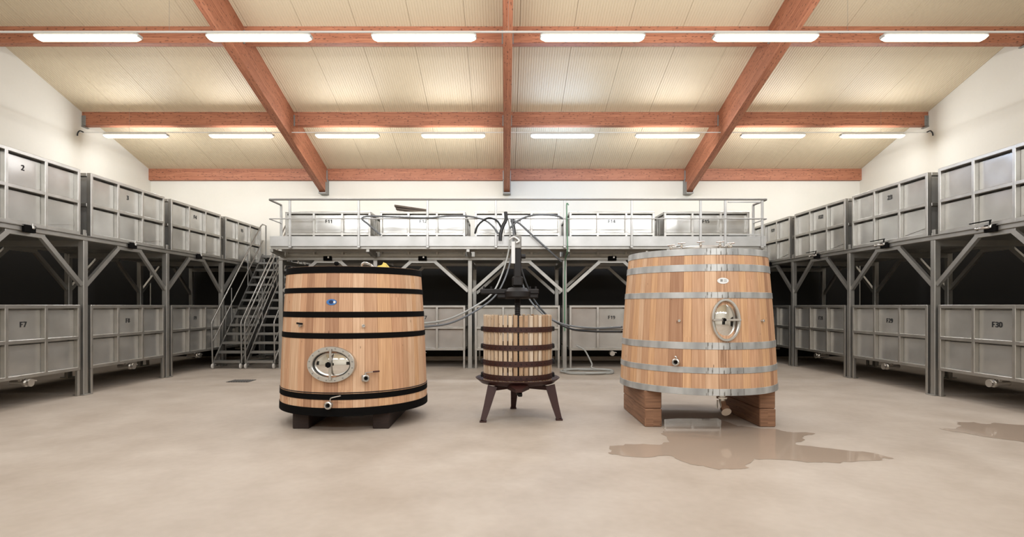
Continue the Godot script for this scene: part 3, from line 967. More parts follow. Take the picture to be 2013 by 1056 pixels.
func vat(label: String, at: Vector3, d: Dictionary, hoops: Array, hoop_mat: Material, seed_: int, stained := Vector2(0, 0)) -> Node3D:
	var t := thing("oak_vat", label, "barrel", at, atan2(-at.x, -at.z))
	var r := RandomNumberGenerator.new()
	r.seed = seed_
	var widths := []
	var total := 0.0
	while total < TAU:
		var w := r.randf_range(0.085, 0.205)
		widths.append(w)
		total += w
	var a := -PI
	var last := -1
	for w in widths:
		var wd: float = w * TAU / total
		var a0 := a
		var a1 := a + wd
		a = a1
		var g := G.new()
		var ys := []
		for k in 8: ys.append(lerpf(d.y0, d.y1, k / 7.0))
		var gap := 0.0007
		var seg := 3
		var off := Vector2(r.randf(), r.randf())
		var mid := rad_to_deg((a0 + a1) / 2)
		var is_stained := stained != Vector2.ZERO and mid > stained.x and mid < stained.y
		if is_stained: off.x = 0.0
		var ring := func(y: float) -> Array:
			var out := []
			var R := vat_r(d, y)
			var e0: float = a0 + gap / R
			var e1: float = a1 - gap / R
			var ch := 0.003 / R
			out.append([e0, R - 0.05]); out.append([e0, R - 0.003])
			for k in seg + 1: out.append([lerpf(e0 + ch, e1 - ch, float(k) / seg), R])
			out.append([e1, R - 0.003]); out.append([e1, R - 0.05])
			return out.map(func(p): return [Vector3(sin(p[0]) * p[1], y, cos(p[0]) * p[1]), p[0]])
		for k in 7:
			var p: Array = ring.call(ys[k])
			var q: Array = ring.call(ys[k + 1])
			for i in p.size() - 1:
				var ua := Vector2(ys[k] / 2.0, p[i][1] * 2.0) + off
				var ub := Vector2(ys[k] / 2.0, p[i + 1][1] * 2.0) + off
				var up := Vector2((ys[k + 1] - ys[k]) / 2.0, 0)
				var na := Vector3(sin(p[i][1]), 0.03, cos(p[i][1]))
				var nb := Vector3(sin(p[i + 1][1]), 0.03, cos(p[i + 1][1]))
				if i < 2 or i >= 2 + seg:
					var fl: Vector3 = (p[i + 1][0] - p[i][0]).cross(q[i][0] - p[i][0]).normalized()
					var sd := Vector3(sin((p[i][1] + p[i + 1][1]) / 2), 0, cos((p[i][1] + p[i + 1][1]) / 2))
					var tang := Vector3(cos(a0), 0, -sin(a0)) * (-1.0 if i < 2 else 1.0)
					if fl.dot(sd + tang) < 0: fl = -fl
					na = fl; nb = fl
				g.quad_n(p[i][0], p[i + 1][0], q[i + 1][0], q[i][0], na, nb, nb, na, ua, ub, ub + up, ua + up)
		for e in [[ys[0], Vector3.DOWN], [ys[7], Vector3.UP]]:
			var p: Array = ring.call(e[0])
			for i in range(1, p.size() - 2):
				g.tri(p[0][0], p[i][0], p[i + 1][0], e[1], e[1], e[1], off, off, off)
			g.tri(p[0][0], p[-2][0], p[-1][0], e[1], e[1], e[1], off, off, off)
		var pick := r.randi() % 15
		if pick % 5 == last: pick = (pick + 1) % 15
		last = pick % 5
		build("stave", g, M.stained_oak if is_stained else M.oak[pick], t)
	for y in [d.y0 + 0.05, d.y1 - 0.06]:
		shape("barrel_head", M.oak[3], t, func(g): g.lathe([Vector2(0, y - 0.02), Vector2(vat_r(d, y) - 0.045, y - 0.02), Vector2(vat_r(d, y) - 0.045, y + 0.02), Vector2(0, y + 0.02)], 48))
	for h in hoops:
		shape("hoop", hoop_mat, t, func(g):
			var r0 := vat_r(d, h[0])
			var r1 := vat_r(d, h[1])
			g.lathe([Vector2(r0 - 0.003, h[0]), Vector2(r0 + 0.004, h[0]), Vector2(r0 + 0.006, h[0] + 0.002), Vector2(r1 + 0.006, h[1] - 0.002), Vector2(r1 + 0.004, h[1]), Vector2(r1 - 0.003, h[1])], 96))
	return t


func valve(parent: Node3D, called: String, at: Transform3D, size: float, handle: int) -> void:
	# a short pipe with a flange, seen end-on; handle 0 none, 1 lever to the right with a grip, 2 bent lever
	var g := G.new()
	g.xf = Transform3D(Basis(Vector3.RIGHT, PI / 2), Vector3())
	var s := size
	g.lathe([Vector2(0, -0.01), Vector2(s * 0.8, -0.01), Vector2(s * 0.8, s * 0.25), Vector2(s * 0.55, s * 0.25), Vector2(s * 0.55, s * 1.3), Vector2(s, s * 1.3), Vector2(s, s * 1.7), Vector2(s * 0.8, s * 1.85), Vector2(s * 0.62, s * 1.85), Vector2(s * 0.55, s * 1.4), Vector2(0, s * 1.4)], 24)
	var o := build(called, g, M.satin, parent, at)
	if size > 0.03:
		shape("bore_dark", M.black, o, func(q): q.rod(Vector3(0, 0, s * 1.3), Vector3(0, 0, s * 1.5), s * 0.5, 20))  # black disc, paints in the dark of the hollow pipe
	if handle == 1:
		shape("body_block", M.satin, o, func(q): q.box(Vector3(-s * 0.1, 0, s * 0.75), Vector3(s * 2.0, s * 1.9, s * 0.7), s * 0.2))
		shape("lever", M.satin, o, func(q):
			q.rod(Vector3(0, s * 0.8, s * 0.8), Vector3(0, s * 1.5, s * 0.8), s * 0.3)
			q.bar(Vector3(0, s * 1.5, s * 0.8), Vector3(s * 2.4, s * 1.75, s * 0.9), s * 0.4, s * 0.18))
		shape("grip", M.red_grip, o, func(q): q.bar(Vector3(s * 2.0, s * 1.7, s * 0.9), Vector3(s * 3.9, s * 1.8, s * 1.0), s * 0.5, s * 0.45, Vector3.UP, 0.004))
	elif handle == 2:
		shape("lever", M.satin, o, func(q): q.tube(smooth_path([Vector3(s * 0.3, s * 0.4, s * 0.8), Vector3(s * 0.35, s * 1.6, s * 0.9), Vector3(s * 1.0, s * 2.0, s * 1.0), Vector3(s * 3.2, s * 2.5, s * 1.1)], 4), s * 0.16, 8))
	elif handle == 3:
		shape("lever", M.satin, o, func(q): q.tube(smooth_path([Vector3(0, s * 0.4, s * 0.7), Vector3(0, s * 1.3, s * 0.8), Vector3(-s * 0.4, s * 1.5, s * 0.85)], 4), s * 0.2, 8))


func oval_door(parent: Node3D, at: Transform3D, a: float, b: float, rim: float, upright_bar: bool, bolts: int) -> void:
	var depth := 0.075
	# rim: a thick oval flange with a skirt that reaches the curved staves
	var g := G.new()
	g.xf = Transform3D(Basis(Vector3.RIGHT, PI / 2), Vector3())
	var n := 56
	var prof := [[1.0, 0.0, -depth], [1.0, 0.0, 0.012], [0.985, -0.004, 0.018], [0.0, -rim, 0.018], [0.0, -rim - 0.008, 0.010], [0.0, -rim - 0.012, -0.035]]
	for i in prof.size() - 1:
		for k in n:
			var pts := []
			for e in [[i, k], [i, k + 1], [i + 1, k + 1], [i + 1, k]]:
				var t: float = TAU * e[1] / n
				var inset: float = prof[e[0]][1]
				pts.append(Vector3(sin(t) * (a + inset), prof[e[0]][2], cos(t) * (b + inset)))
			var nn: Vector3 = (pts[1] - pts[0]).cross(pts[3] - pts[0])
			if nn.length() < 1e-9: nn = (pts[2] - pts[1]).cross(pts[3] - pts[1])
			var c: Vector3 = (pts[0] + pts[2]) * 0.5
			var want := Vector3(c.x, 0, c.z).normalized() if i == 0 else (Vector3(-c.x, 0.3, -c.z).normalized() if i >= 3 else Vector3.UP)
			if nn.dot(want) < 0: nn = -nn
			g.quad(pts[0], pts[1], pts[2], pts[3], nn.normalized())
	var o := build("door", g, M.satin, parent, at)
	# polished dished lid
	var l := G.new()
	l.xf = g.xf
	var ia := a - rim - 0.012
	var ib := b - rim - 0.012
	var dish := []
	for k in 9:
		var e := 1.0 - k / 8.0
		dish.append(Vector2(e, -0.03 + 0.045 * (1 - e * e)))
	l.lathe([Vector2(1.0, -0.055), Vector2(1.0, -0.03)], 48, ia, ib)
	l.lathe(dish, 48, ia, ib, 0, TAU, true)
	build("lid", l, M.mirror, o)
	var gasket := G.new()
	gasket.xf = g.xf
	gasket.lathe([Vector2(1.0, -0.032), Vector2(0.985, -0.022), Vector2(0.95, -0.022), Vector2(0.935, -0.032)], 48, ia, ib)
	build("gasket", gasket, M.rubber, o)
	shape("clamp_bar", M.satin, o, func(q):
		if upright_bar:
			q.box(Vector3(0, 0, 0.035), Vector3(0.028, (b - rim) * 2 + 0.05, 0.022), 0.005)
		else:
			q.box(Vector3(0, 0, 0.035), Vector3((a - rim) * 2 + 0.03, 0.026, 0.022), 0.005))
	shape("hand_knob", M.black, o, func(q):
		q.xf = Transform3D(Basis(Vector3.RIGHT, PI / 2), Vector3(-0.01 if upright_bar else -0.04, 0, 0.05))
		q.lathe([Vector2(0, -0.01), Vector2(0.016, -0.01), Vector2(0.02, 0.015), Vector2(0.034, 0.02), Vector2(0.036, 0.035), Vector2(0.028, 0.045), Vector2(0, 0.045)] if upright_bar else [Vector2(0, -0.01), Vector2(0.014, -0.01), Vector2(0.02, 0.02), Vector2(0, 0.024)], 6))
	for k in bolts:
		var t := TAU * (k + 0.5) / bolts
		shape("door_bolt", M.bracket, o, func(q):
			q.xf = Transform3D(Basis(Vector3.RIGHT, PI / 2), Vector3(sin(t) * (a - rim / 2), cos(t) * (b - rim / 2), 0.018))
			q.lathe([Vector2(0.009, 0), Vector2(0.009, 0.006), Vector2(0.006, 0.009), Vector2(0, 0.009)], 6))


func left_vat() -> void:
	var d := {"y0": 0.2, "y1": 1.98, "rb": 0.955, "rt": 0.87}
	var t := vat("large oak vat with black hoops on the left of the press", Vector3(-2.02, 0, -7.5), d,
		[[0.197, 0.295], [0.39, 0.458], [1.112, 1.179], [1.364, 1.433], [1.658, 1.722], [1.896, 1.978]], M.black, 5)
	# thin rope-like bead above the lower hoop
	shape("hoop_bead", M.dark_timber, t, func(g): g.lathe([Vector2(vat_r(d, 0.465), 0.465), Vector2(vat_r(d, 0.465) + 0.008, 0.472), Vector2(vat_r(d, 0.465), 0.479)], 96))
	oval_door(t, on_vat(d, 0.81, -17.0, 0.02), 0.285, 0.213, 0.05, true, 16)
	valve(t, "valve", on_vat(d, 0.643, 6.6), 0.042, 1)
	valve(t, "drain_valve", on_vat(d, 0.335, -17.9), 0.045, 2)
	valve(t, "tasting_tap", on_vat(d, 1.262, 5.4), 0.02, 0)
	var tap := on_vat(d, 1.267, -43.6)
	valve(t, "sample_tap", tap, 0.02, 0)
	shape("tap_handle", M.dark_iron, t, func(q):
		q.xf = tap
		q.bar(Vector3(-0.045, 0.025, 0.035), Vector3(0.05, 0.018, 0.035), 0.014, 0.022))
	var st := put("sticker", null, t, on_vat(d, 1.548, -18.0, 0.001))
	var g := G.new()
	g.xf = Transform3D(Basis(Vector3.RIGHT, PI / 2), Vector3())
	g.lathe([Vector2(1, 0), Vector2(1, 0.003), Vector2(0, 0.004)], 32, 0.062, 0.036)
	st.mesh = g.mesh(M.blue)
	shape("sticker_emblem", M.deep_blue, st, func(q):
		q.xf = Transform3D(Basis(Vector3.RIGHT, PI / 2), Vector3(-0.004, 0.002, 0.002))
		q.lathe([Vector2(1, 0), Vector2(1, 0.003), Vector2(0, 0.003)], 24, 0.028, 0.022))
	shape("sticker_flash", M.white, st, func(q):
		q.xf = Transform3D(Basis(Vector3.RIGHT, PI / 2), Vector3(0.035, 0.0, 0.002))
		q.lathe([Vector2(1, 0), Vector2(1, 0.003), Vector2(0, 0.003)], 20, 0.016, 0.014))
	# stainless hatch on the top head
	var hatch := shape("hatch", M.steel, t, func(q):
		q.xf = Transform3D(Basis(), Vector3(-0.1, 1.94, -0.1))
		q.lathe([Vector2(0.26, 0), Vector2(0.26, 0.04), Vector2(0.24, 0.06), Vector2(0.10, 0.075), Vector2(0, 0.08)], 32))
	shape("hatch_knob", M.black, hatch, func(q):
		q.rod(Vector3(-0.25, 1.98, 0.0), Vector3(-0.25, 2.05, 0.0), 0.012)
		q.box(Vector3(-0.25, 2.07, 0.0), Vector3(0.06, 0.05, 0.05), 0.012))
	shape("hatch_pipe", M.steel, hatch, func(q): q.tube(smooth_path([Vector3(0.08, 1.96, 0.0), Vector3(0.08, 2.06, 0.0), Vector3(0.12, 2.085, 0.02), Vector3(0.2, 2.05, 0.1), Vector3(0.25, 1.97, 0.16)]), 0.016, 10))
	# the two bearers below it
	for e in [[-2.50, "left"], [-1.52, "right"]]:
		var b := a_box("timber_beam", Vector3(e[0], 0.1, -7.48), Vector3(0.2, 0.2, 1.4), M.dark_timber, self, 0.008)
		tag(b, "low dark timber bearer under the black-hooped vat, on its %s side" % e[1], "beam", "timbers under the vats")


func right_vat() -> void:
	var d := {"y0": 0.45, "y1": 2.183, "rb": 0.997, "rt": 0.88}
	var t := vat("tall oak vat with grey zinc hoops on the right of the press", Vector3(2.57, 0, -7.48), d,
		[[0.45, 0.53], [0.706, 0.778], [0.988, 1.072], [1.594, 1.667], [1.915, 2.0], [2.11, 2.19]], M.zinc, 17, Vector2(14, 27))
	oval_door(t, on_vat(d, 1.335, 20.4, 0.016), 0.172, 0.252, 0.022, false, 0)
	valve(t, "valve", on_vat(d, 0.83, -12.4), 0.044, 3)
	valve(t, "tasting_tap", on_vat(d, 1.323, -11.0), 0.016, 0)
	valve(t, "sample_tap", on_vat(d, 1.322, 52.3), 0.018, 0)
	var pl := put("name_plate", null, t, on_vat(d, 1.80, 19.5, 0.001))
	var g := G.new()
	g.xf = Transform3D(Basis(Vector3.RIGHT, PI / 2), Vector3())
	g.lathe([Vector2(1, 0), Vector2(1, 0.003), Vector2(0, 0.004)], 32, 0.068, 0.036)
	pl.mesh = g.mesh(M.white)
	shape("plate_print", M.bracket, pl, func(q):
		q.box(Vector3(-0.018, 0.004, 0.004), Vector3(0.028, 0.03, 0.002))
		for k in 3: q.box(Vector3(0.026, 0.014 - k * 0.012, 0.004), Vector3(0.036, 0.004, 0.002)))
	# outlet below the vat
	var o := shape("outlet", M.steel, t, func(q):
		var p := Vector3(0.30, 0, 0.72)
		q.rod(p + Vector3(0, 0.40, 0), p + Vector3(0, 0.53, 0), 0.045, 16)
		q.rod(p + Vector3(0, 0.385, 0), p + Vector3(0, 0.405, 0), 0.065, 16)
		q.tube(smooth_path([p + Vector3(0, 0.40, 0), p + Vector3(0.01, 0.33, 0.02), p + Vector3(0.03, 0.27, 0.09)]), 0.04, 14)
		q.rod(p + Vector3(0.03, 0.275, 0.085), p + Vector3(0.045, 0.245, 0.13), 0.058, 16))
	shape("lever", M.satin, o, func(q): q.bar(Vector3(0.25, 0.37, 0.76), Vector3(0.24, 0.27, 0.78), 0.015, 0.02))
	# steel hatch, clamps and pipes on the head
	var hatch := shape("hatch", M.satin, t, func(q):
		q.xf = Transform3D(Basis(), Vector3(0.06, 2.14, 0.15))
		q.lathe([Vector2(0.34, 0), Vector2(0.34, 0.09), Vector2(0.36, 0.09), Vector2(0.36, 0.115), Vector2(0.30, 0.13), Vector2(0, 0.15)], 36))
	for k in 7:
		var a := -PI * 0.62 + k * PI * 1.24 / 6
		shape("clamp", M.steel, hatch, func(q):
			var c := Vector3(0.06 + sin(a) * 0.38, 2.14, 0.15 + cos(a) * 0.38)
			q.rod(c, c + Vector3(0, 0.16, 0), 0.010)
			q.box(c + Vector3(0, 0.13, 0), Vector3(0.035, 0.03, 0.035), 0.006)
			q.rod(c + Vector3(-0.045, 0.165, 0), c + Vector3(0.045, 0.17, 0), 0.009))
	shape("filling_pipe", M.steel, hatch, func(q):
		q.rod(Vector3(-0.62, 2.18, 0.25), Vector3(-0.35, 2.2, 0.3), 0.02)
		q.rod(Vector3(-0.62, 2.12, 0.25), Vector3(-0.62, 2.24, 0.25), 0.022)
		q.rod(Vector3(-0.5, 2.12, 0.28), Vector3(-0.5, 2.21, 0.28), 0.02))
	for e in [["left", 1.735, 1.945], ["right", 3.16, 3.36]]:
		for k in 2:
			var dz := 0.0 if k == 0 else -0.012
			var b := a_box("timber_block", Vector3((e[1] + e[2]) / 2, 0.1125 + k * 0.225, -7.5 + dz), Vector3(e[2] - e[1], 0.223, 1.24), M.timber, self, 0.01, Vector2(0.3 * k, 0.37 * k + e[1]))
			tag(b, "%s timber block under the %s side of the grey-hooped vat" % ["lower" if k == 0 else "upper", e[0]], "beam", "timbers under the vats")


func press() -> void:
	var t := thing("basket_press", "old basket wine press with dark red hoops on three iron legs", "press", Vector3(0.17, 0, -7.6))
	# dish with a raised rim
	var dish := shape("dish", M.red_iron, t, func(g):
		g.lathe([Vector2(0, 0.425), Vector2(0.30, 0.43), Vector2(0.50, 0.465), Vector2(0.565, 0.52), Vector2(0.575, 0.53), Vector2(0.565, 0.535), Vector2(0.545, 0.52), Vector2(0.49, 0.49), Vector2(0, 0.48)], 64, 1, 1, 0, TAU, true))
	shape("spout", M.red_iron, dish, func(g):
		g.taper(Vector3(0.0, 0.465, 0.48), Vector3(0.0, 0.435, 0.66), Vector2(0.14, 0.035), Vector2(0.04, 0.02), Vector3.RIGHT))
	shape("frame_arm", M.red_iron, dish, func(g):
		for f in [Vector3(-0.40, 0.445, 0.37), Vector3(0.46, 0.445, 0.29), Vector3(-0.05, 0.445, -0.5)]:
			g.bar(Vector3(0, 0.415, 0), f * Vector3(0.86, 1, 0.86) + Vector3(0, -0.03, 0), 0.07, 0.05))
	for f in [[Vector3(-0.335, 0.45, 0.33), Vector3(-0.455, 0.0, 0.42)], [Vector3(0.425, 0.45, 0.24), Vector3(0.54, 0.0, 0.30)], [Vector3(-0.03, 0.45, -0.42), Vector3(-0.05, 0.0, -0.53)]]:
		shape("leg", M.red_iron, t, func(g):
			var a: Vector3 = f[0]
			var b: Vector3 = f[1]
			var m := a.lerp(b, 0.6) + Vector3(0, 0, 0)
			g.taper(a, m, Vector2(0.062, 0.05), Vector2(0.045, 0.038))
			g.taper(m, b + Vector3(0, 0.02, 0), Vector2(0.045, 0.038), Vector2(0.035, 0.03))
			g.box(b + Vector3(0, 0.01, 0.005), Vector3(0.09, 0.02, 0.085), 0.004))
	shape("outlet", M.dark_iron, t, func(g):
		g.rod(Vector3(0.02, 0.43, 0.12), Vector3(0.02, 0.30, 0.12), 0.04, 12)
		g.box(Vector3(0.03, 0.31, 0.16), Vector3(0.06, 0.05, 0.05), 0.01))
	var n := 42
	for k in n:
		var a := TAU * (k + 0.5) / n
		var jig := rng.randf_range(-0.006, 0.006)
		var g := G.new()
		g.xf = Transform3D(Basis(Vector3.UP, a), Vector3(sin(a), 0, cos(a)) * 0.455)
		g.box(Vector3(0, 0.935 + jig, 0), Vector3(0.047, 0.89, 0.022), 0.004, Vector2(rng.randf(), rng.randf()))
		build("slat", g, M.slats[rng.randi() % 4], t)
	for y in [0.567, 0.75, 0.959, 1.193]:
		var h := shape("hoop", M.red_iron, t, func(g):
			g.lathe([Vector2(0.467, y - 0.034), Vector2(0.480, y - 0.034), Vector2(0.480, y + 0.034), Vector2(0.467, y + 0.034), Vector2(0.467, y - 0.034)], 64))
		shape("rivet", M.dark_iron, h, func(g):
			for k in n:
				var a := TAU * (k + 0.5) / n
				g.xf = Transform3D(Basis(Vector3.UP, a) * Basis(Vector3.RIGHT, PI / 2), Vector3(sin(a) * 0.48, y, cos(a) * 0.48))
				g.lathe([Vector2(0.009, 0), Vector2(0.006, 0.005), Vector2(0, 0.006)], 6))
		shape("hoop_clasp", M.dark_iron, h, func(g):
			for s in [-1, 1]:
				g.box(Vector3(s * 0.485, y, 0.06), Vector3(0.03, 0.06, 0.03), 0.004)
				g.box(Vector3(s * 0.485, y, -0.02), Vector3(0.03, 0.06, 0.03), 0.004)
				g.rod(Vector3(s * 0.495, y, 0.1), Vector3(s * 0.495, y, -0.06), 0.008))
	shape("basket_floor", M.slats[2], t, func(g): g.lathe([Vector2(0, 0.47), Vector2(0.44, 0.47), Vector2(0.44, 0.5), Vector2(0, 0.5)], 32))
	# screw, ratchet head and cross bar
	shape("screw", M.dark_iron, t, func(g):
		var prof := [Vector2(0, 0.45)]
		var y := 0.46
		while y < 2.28:
			prof.append(Vector2(0.036, y))
			prof.append(Vector2(0.042, y + 0.012))
			y += 0.024
		prof.append(Vector2(0, 2.29))
		g.lathe(prof, 14))
	shape("column", M.dark_iron, t, func(g):
		g.box(Vector3(0, 2.07, 0), Vector3(0.10, 0.44, 0.10), 0.01)
		g.box(Vector3(0, 1.84, 0), Vector3(0.15, 0.14, 0.15), 0.02)
		g.rod(Vector3(0.04, 2.18, 0), Vector3(0.11, 2.18, 0), 0.03, 12))
	var cap := shape("head_cap", M.bracket, t, func(g):
		g.box(Vector3(0, 2.37, 0), Vector3(0.105, 0.17, 0.10), 0.012)
		g.rod(Vector3(0, 2.45, 0), Vector3(0, 2.475, 0), 0.05, 16))
	shape("cap_handle", M.white, cap, func(g):
		g.tube(smooth_path([Vector3(-0.11, 2.41, 0.04), Vector3(-0.05, 2.44, 0.07), Vector3(0.02, 2.39, 0.08), Vector3(-0.02, 2.36, 0.08)]), 0.012, 8)
		g.box(Vector3(-0.06, 2.23, 0.055), Vector3(0.05, 0.30, 0.012), 0.003))
	var bar := shape("cross_bar", M.dark_iron, t, func(g):
		g.box(Vector3(-0.11, 1.70, 0.02), Vector3(0.80, 0.07, 0.10), 0.012)
		g.box(Vector3(0.0, 1.635, 0.02), Vector3(0.56, 0.06, 0.12), 0.014)
		g.xf = Transform3D(Basis(), Vector3(0.0, 1.60, 0.0))
		g.lathe([Vector2(0, 0), Vector2(0.17, 0), Vector2(0.19, 0.03), Vector2(0.19, 0.10), Vector2(0.12, 0.15), Vector2(0, 0.17)], 28))
	shape("ratchet_pin", M.dark_iron, bar, func(g):
		for x in [-0.46, -0.36, 0.17, 0.25]: g.rod(Vector3(x, 1.72, 0.02), Vector3(x, 1.77, 0.02), 0.014))


func hose(called: String, label: String, pts: Array, r: float, m: Material, cat := "hose", group := "") -> void:
	var g := G.new()
	g.tube(smooth_path(pts), r, 8)
	tag(build(called, g, m), label, cat, group)


func hoses() -> void:
	hose("hose", "grey hose from the black-hooped vat up to the walkway rail, outer of the pair", [Vector3(-1.2, 1.27, -7.83), Vector3(-1.14, 1.255, -7.9), Vector3(-0.93, 1.285, -9), Vector3(-0.64, 1.45, -10.3), Vector3(-0.28, 1.73, -11), Vector3(-0.09, 2.11, -11.6), Vector3(0.06, 2.63, -12.1), Vector3(0.11, 3.12, -12.45), Vector3(0.07, 3.47, -12.53)], 0.017, M.pale_hose)
	hose("hose", "grey hose from the black-hooped vat up to the walkway rail, inner of the pair", [Vector3(-1.2, 1.21, -7.87), Vector3(-1.13, 1.205, -7.95), Vector3(-0.89, 1.225, -9), Vector3(-0.58, 1.39, -10.3), Vector3(-0.21, 1.69, -11), Vector3(0.01, 2.11, -11.6), Vector3(0.14, 2.63, -12.1), Vector3(0.19, 3.12, -12.45), Vector3(0.13, 3.47, -12.53)], 0.017, M.hose)
	hose("hose", "dark hose from the walkway rail down to the grey-hooped vat, lower of the pair", [Vector3(1.66, 1.135, -7.9), Vector3(1.42, 1.09, -9), Vector3(1.14, 1.105, -9.8), Vector3(0.85, 1.28, -10.6), Vector3(0.61, 1.6, -11.3), Vector3(0.44, 2.01, -11.8), Vector3(0.31, 2.53, -12.2), Vector3(0.24, 3.06, -12.45), Vector3(0.19, 3.47, -12.53)], 0.018, M.rubber)
	hose("hose", "grey hose from the walkway rail down to the grey-hooped vat, upper of the pair", [Vector3(1.66, 1.2, -7.9), Vector3(1.42, 1.14, -9), Vector3(1.05, 1.175, -9.8), Vector3(0.75, 1.33, -10.6), Vector3(0.51, 1.62, -11.3), Vector3(0.36, 2.01, -11.8), Vector3(0.25, 2.53, -12.2), Vector3(0.2, 3.06, -12.42), Vector3(0.16, 3.47, -12.5)], 0.016, M.hose)
	hose("hose", "straight grey hose slanting from the rail to the post right of the press", [Vector3(0.12, 3.43, -12.52), Vector3(0.31, 3.37, -12.5), Vector3(0.6, 3.11, -12.5), Vector3(0.94, 2.80, -12.5), Vector3(1.3, 2.53, -12.8)], 0.022, M.hose)
	hose("hose", "grey hose arching along the rail right of the press", [Vector3(1.3, 3.47, -12.5), Vector3(1.17, 3.53, -12.48), Vector3(0.88, 3.56, -12.48), Vector3(0.6, 3.54, -12.48), Vector3(0.33, 3.45, -12.5), Vector3(0.11, 3.26, -12.48)], 0.022, M.hose)
	hose("hose", "thick black hose end hanging over the rail left of the press head", [Vector3(0.01, 3.62, -12.5), Vector3(0.02, 3.45, -12.46), Vector3(-0.05, 3.29, -12.42), Vector3(-0.10, 3.12, -12.4), Vector3(-0.11, 2.96, -12.4)], 0.04, M.rubber)
	hose("hose", "long grey hose looped along the walkway mid rail in front of F12", [Vector3(-2.80, 3.10, -12.5), Vector3(-3.08, 3.34, -12.5), Vector3(-3.22, 3.47, -12.47), Vector3(-3.05, 3.53, -12.5), Vector3(-2.45, 3.51, -12.5), Vector3(-1.75, 3.49, -12.5), Vector3(-1.3, 3.53, -12.5), Vector3(-0.86, 3.53, -12.5), Vector3(-0.49, 3.45, -12.5), Vector3(-0.29, 3.31, -12.5), Vector3(-0.15, 3.13, -12.5)], 0.02, M.hose)
	hose("hose", "short dark hose bent over the mid rail at the left of F13", [Vector3(-0.68, 3.13, -12.48), Vector3(-0.63, 3.28, -12.46), Vector3(-0.51, 3.41, -12.44), Vector3(-0.36, 3.48, -12.45), Vector3(-0.17, 3.41, -12.48), Vector3(-0.06, 3.2, -12.5)], 0.022, M.rubber)
	hose("hose", "thin green hose hanging beside the post right of the press", [Vector3(1.43, 3.78, -12.5), Vector3(1.40, 3.82, -12.52), Vector3(1.39, 3.74, -12.52), Vector3(1.40, 3.2, -12.52), Vector3(1.41, 2.75, -12.55), Vector3(1.43, 2.55, -13.2), Vector3(1.43, 1.6, -13.31), Vector3(1.43, 0.9, -13.31)], 0.013, M.green)
	var coil := []
	for k in 40:
		var a := TAU * k / 13.0
		var r := 0.50 + 0.04 * sin(k * 1.7)
		coil.append(Vector3(1.84 + cos(a) * r * 1.12, 0.022 + 0.012 * (k / 13.0), -12.45 + sin(a) * r * 0.75))
	coil.append_array([Vector3(1.98, 0.10, -12.5), Vector3(1.97, 0.19, -12.6), Vector3(1.93, 0.34, -12.9), Vector3(1.87, 0.47, -13.15), Vector3(1.72, 0.55, -13.33)])
	hose("hose", "pale hose coiled on the floor in front of tank F19", coil, 0.018, M.pale_hose)


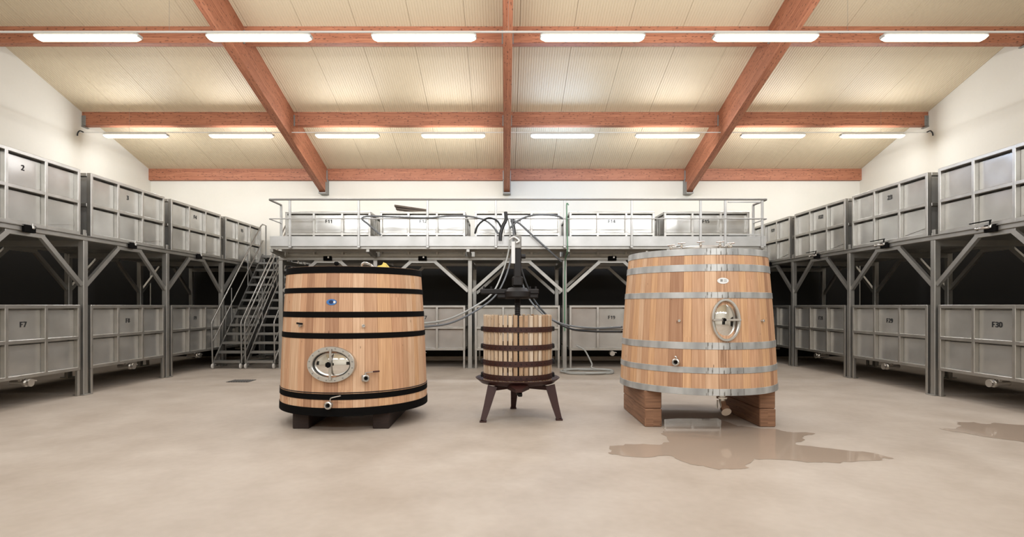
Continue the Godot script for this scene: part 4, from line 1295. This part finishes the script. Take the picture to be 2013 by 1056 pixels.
func small_things() -> void:
	# two old planks on the tanks
	for k in 2:
		var g := G.new()
		g.xf = Transform3D(Basis(Vector3.FORWARD, 0.13 - 0.02 * k) * Basis(Vector3.UP, 0.10 - 0.06 * k), Vector3(-2.31 + 0.03 * k, 3.90 - 0.055 * k, -13.62 - 0.03 * k))
		g.box(Vector3(), Vector3(0.80, 0.045, 0.2), 0.006, Vector2(0.2 * k, 0.4 * k))
		tag(build("plank", g, M.old_plank), "weathered grey plank lying aslant on tank F12, %s of two" % ("upper" if k == 0 else "lower"), "plank", "old planks on the tank")
	# crumpled yellow cloth on the head of the left vat
	var cn := noise(5, 0.9, 3)
	var cg := G.new()
	var at := func(u: float, v: float) -> Vector3:
		var e := Vector2(u - 0.5, v - 0.5)
		return Vector3((u - 0.5) * 0.24, 0.006 + maxf(0.0, 0.11 - e.length() * 0.2) * (0.85 + 0.5 * cn.get_noise_2d(u * 3.0, v * 3.0)), (v - 0.5) * 0.2)
	for a in 12:
		for b in 12:
			var p: Vector3 = at.call(a / 12.0, b / 12.0); var q: Vector3 = at.call((a + 1) / 12.0, b / 12.0)
			var r: Vector3 = at.call((a + 1) / 12.0, (b + 1) / 12.0); var s: Vector3 = at.call(a / 12.0, (b + 1) / 12.0)
			cg.quad(p, q, r, s, (r - q).cross(q - p).normalized() * -1.0 if (r - q).cross(q - p).y < 0 else (r - q).cross(q - p).normalized())
			cg.quad(Vector3(p.x, 0.0, p.z), Vector3(q.x, 0.0, q.z), Vector3(r.x, 0.0, r.z), Vector3(s.x, 0.0, s.z), Vector3.DOWN)
	tag(build("cloth", cg, M.yellow, self, Transform3D(Basis(), Vector3(-1.53, 1.945, -6.98))), "crumpled yellow cloth on the rim of the black-hooped vat", "cloth")
	# spilled water
	var a := PackedVector2Array([Vector2(2.06, -7.3), Vector2(2.27, -7.4), Vector2(2.84, -7.4), Vector2(2.9, -6.95), Vector2(3.12, -6.8), Vector2(3.3, -6.75), Vector2(3.33, -6.59), Vector2(3.57, -6.59), Vector2(3.65, -6.52), Vector2(3.44, -6.41), Vector2(3.28, -6.1), Vector2(3.13, -6.03), Vector2(3.36, -5.86), Vector2(3.63, -5.72), Vector2(3.78, -5.61), Vector2(3.83, -5.47), Vector2(3.61, -5.38), Vector2(3.18, -5.3), Vector2(2.89, -5.34), Vector2(2.68, -5.41), Vector2(2.44, -5.43), Vector2(2.29, -5.25), Vector2(2.27, -5.14), Vector2(2.16, -5.08), Vector2(1.97, -5.09), Vector2(1.81, -5.2), Vector2(1.7, -5.38), Vector2(1.65, -5.55), Vector2(1.37, -5.47), Vector2(1.17, -5.53), Vector2(1.06, -5.66), Vector2(1.14, -5.92), Vector2(1.32, -6.01), Vector2(1.64, -6.01), Vector2(1.81, -6.12), Vector2(1.85, -6.5), Vector2(1.98, -6.85)])
	var b := PackedVector2Array([Vector2(5.82, -7.18), Vector2(6.07, -7.14), Vector2(6.10, -7.03), Vector2(6.24, -7.12), Vector2(6.54, -6.99), Vector2(6.72, -6.77), Vector2(6.5, -6.2), Vector2(5.9, -5.9), Vector2(5.52, -6.32), Vector2(5.37, -6.59), Vector2(5.32, -6.79), Vector2(5.51, -6.77), Vector2(5.71, -6.95)])
	puddle(a, "shallow puddle spreading on the floor before the grey-hooped vat")
	puddle(b, "wet patch on the floor at the far right")


func puddle(outline: PackedVector2Array, label: String) -> void:
	var pn := noise(77, 0.6, 3)
	var pts := PackedVector2Array()
	for i in outline.size():
		var p := outline[i]; var q := outline[(i + 1) % outline.size()]
		for k in 5:
			var e := p.lerp(q, k / 5.0)
			var w := Vector2(pn.get_noise_2d(e.x * 9.0, e.y * 9.0), pn.get_noise_2d(e.x * 9.0 + 50.0, e.y * 9.0))
			pts.append(e + w * 0.05)
	var g := G.new()
	var idx := Geometry2D.triangulate_polygon(pts)
	for i in range(0, idx.size(), 3):
		var v := []
		for k in 3: v.append(Vector3(pts[idx[i + k]].x, 0.002, pts[idx[i + k]].y))
		g.tri(v[0], v[1], v[2], Vector3.UP, Vector3.UP, Vector3.UP)
	tag(build("puddle", g, M.wet), label, "puddle")
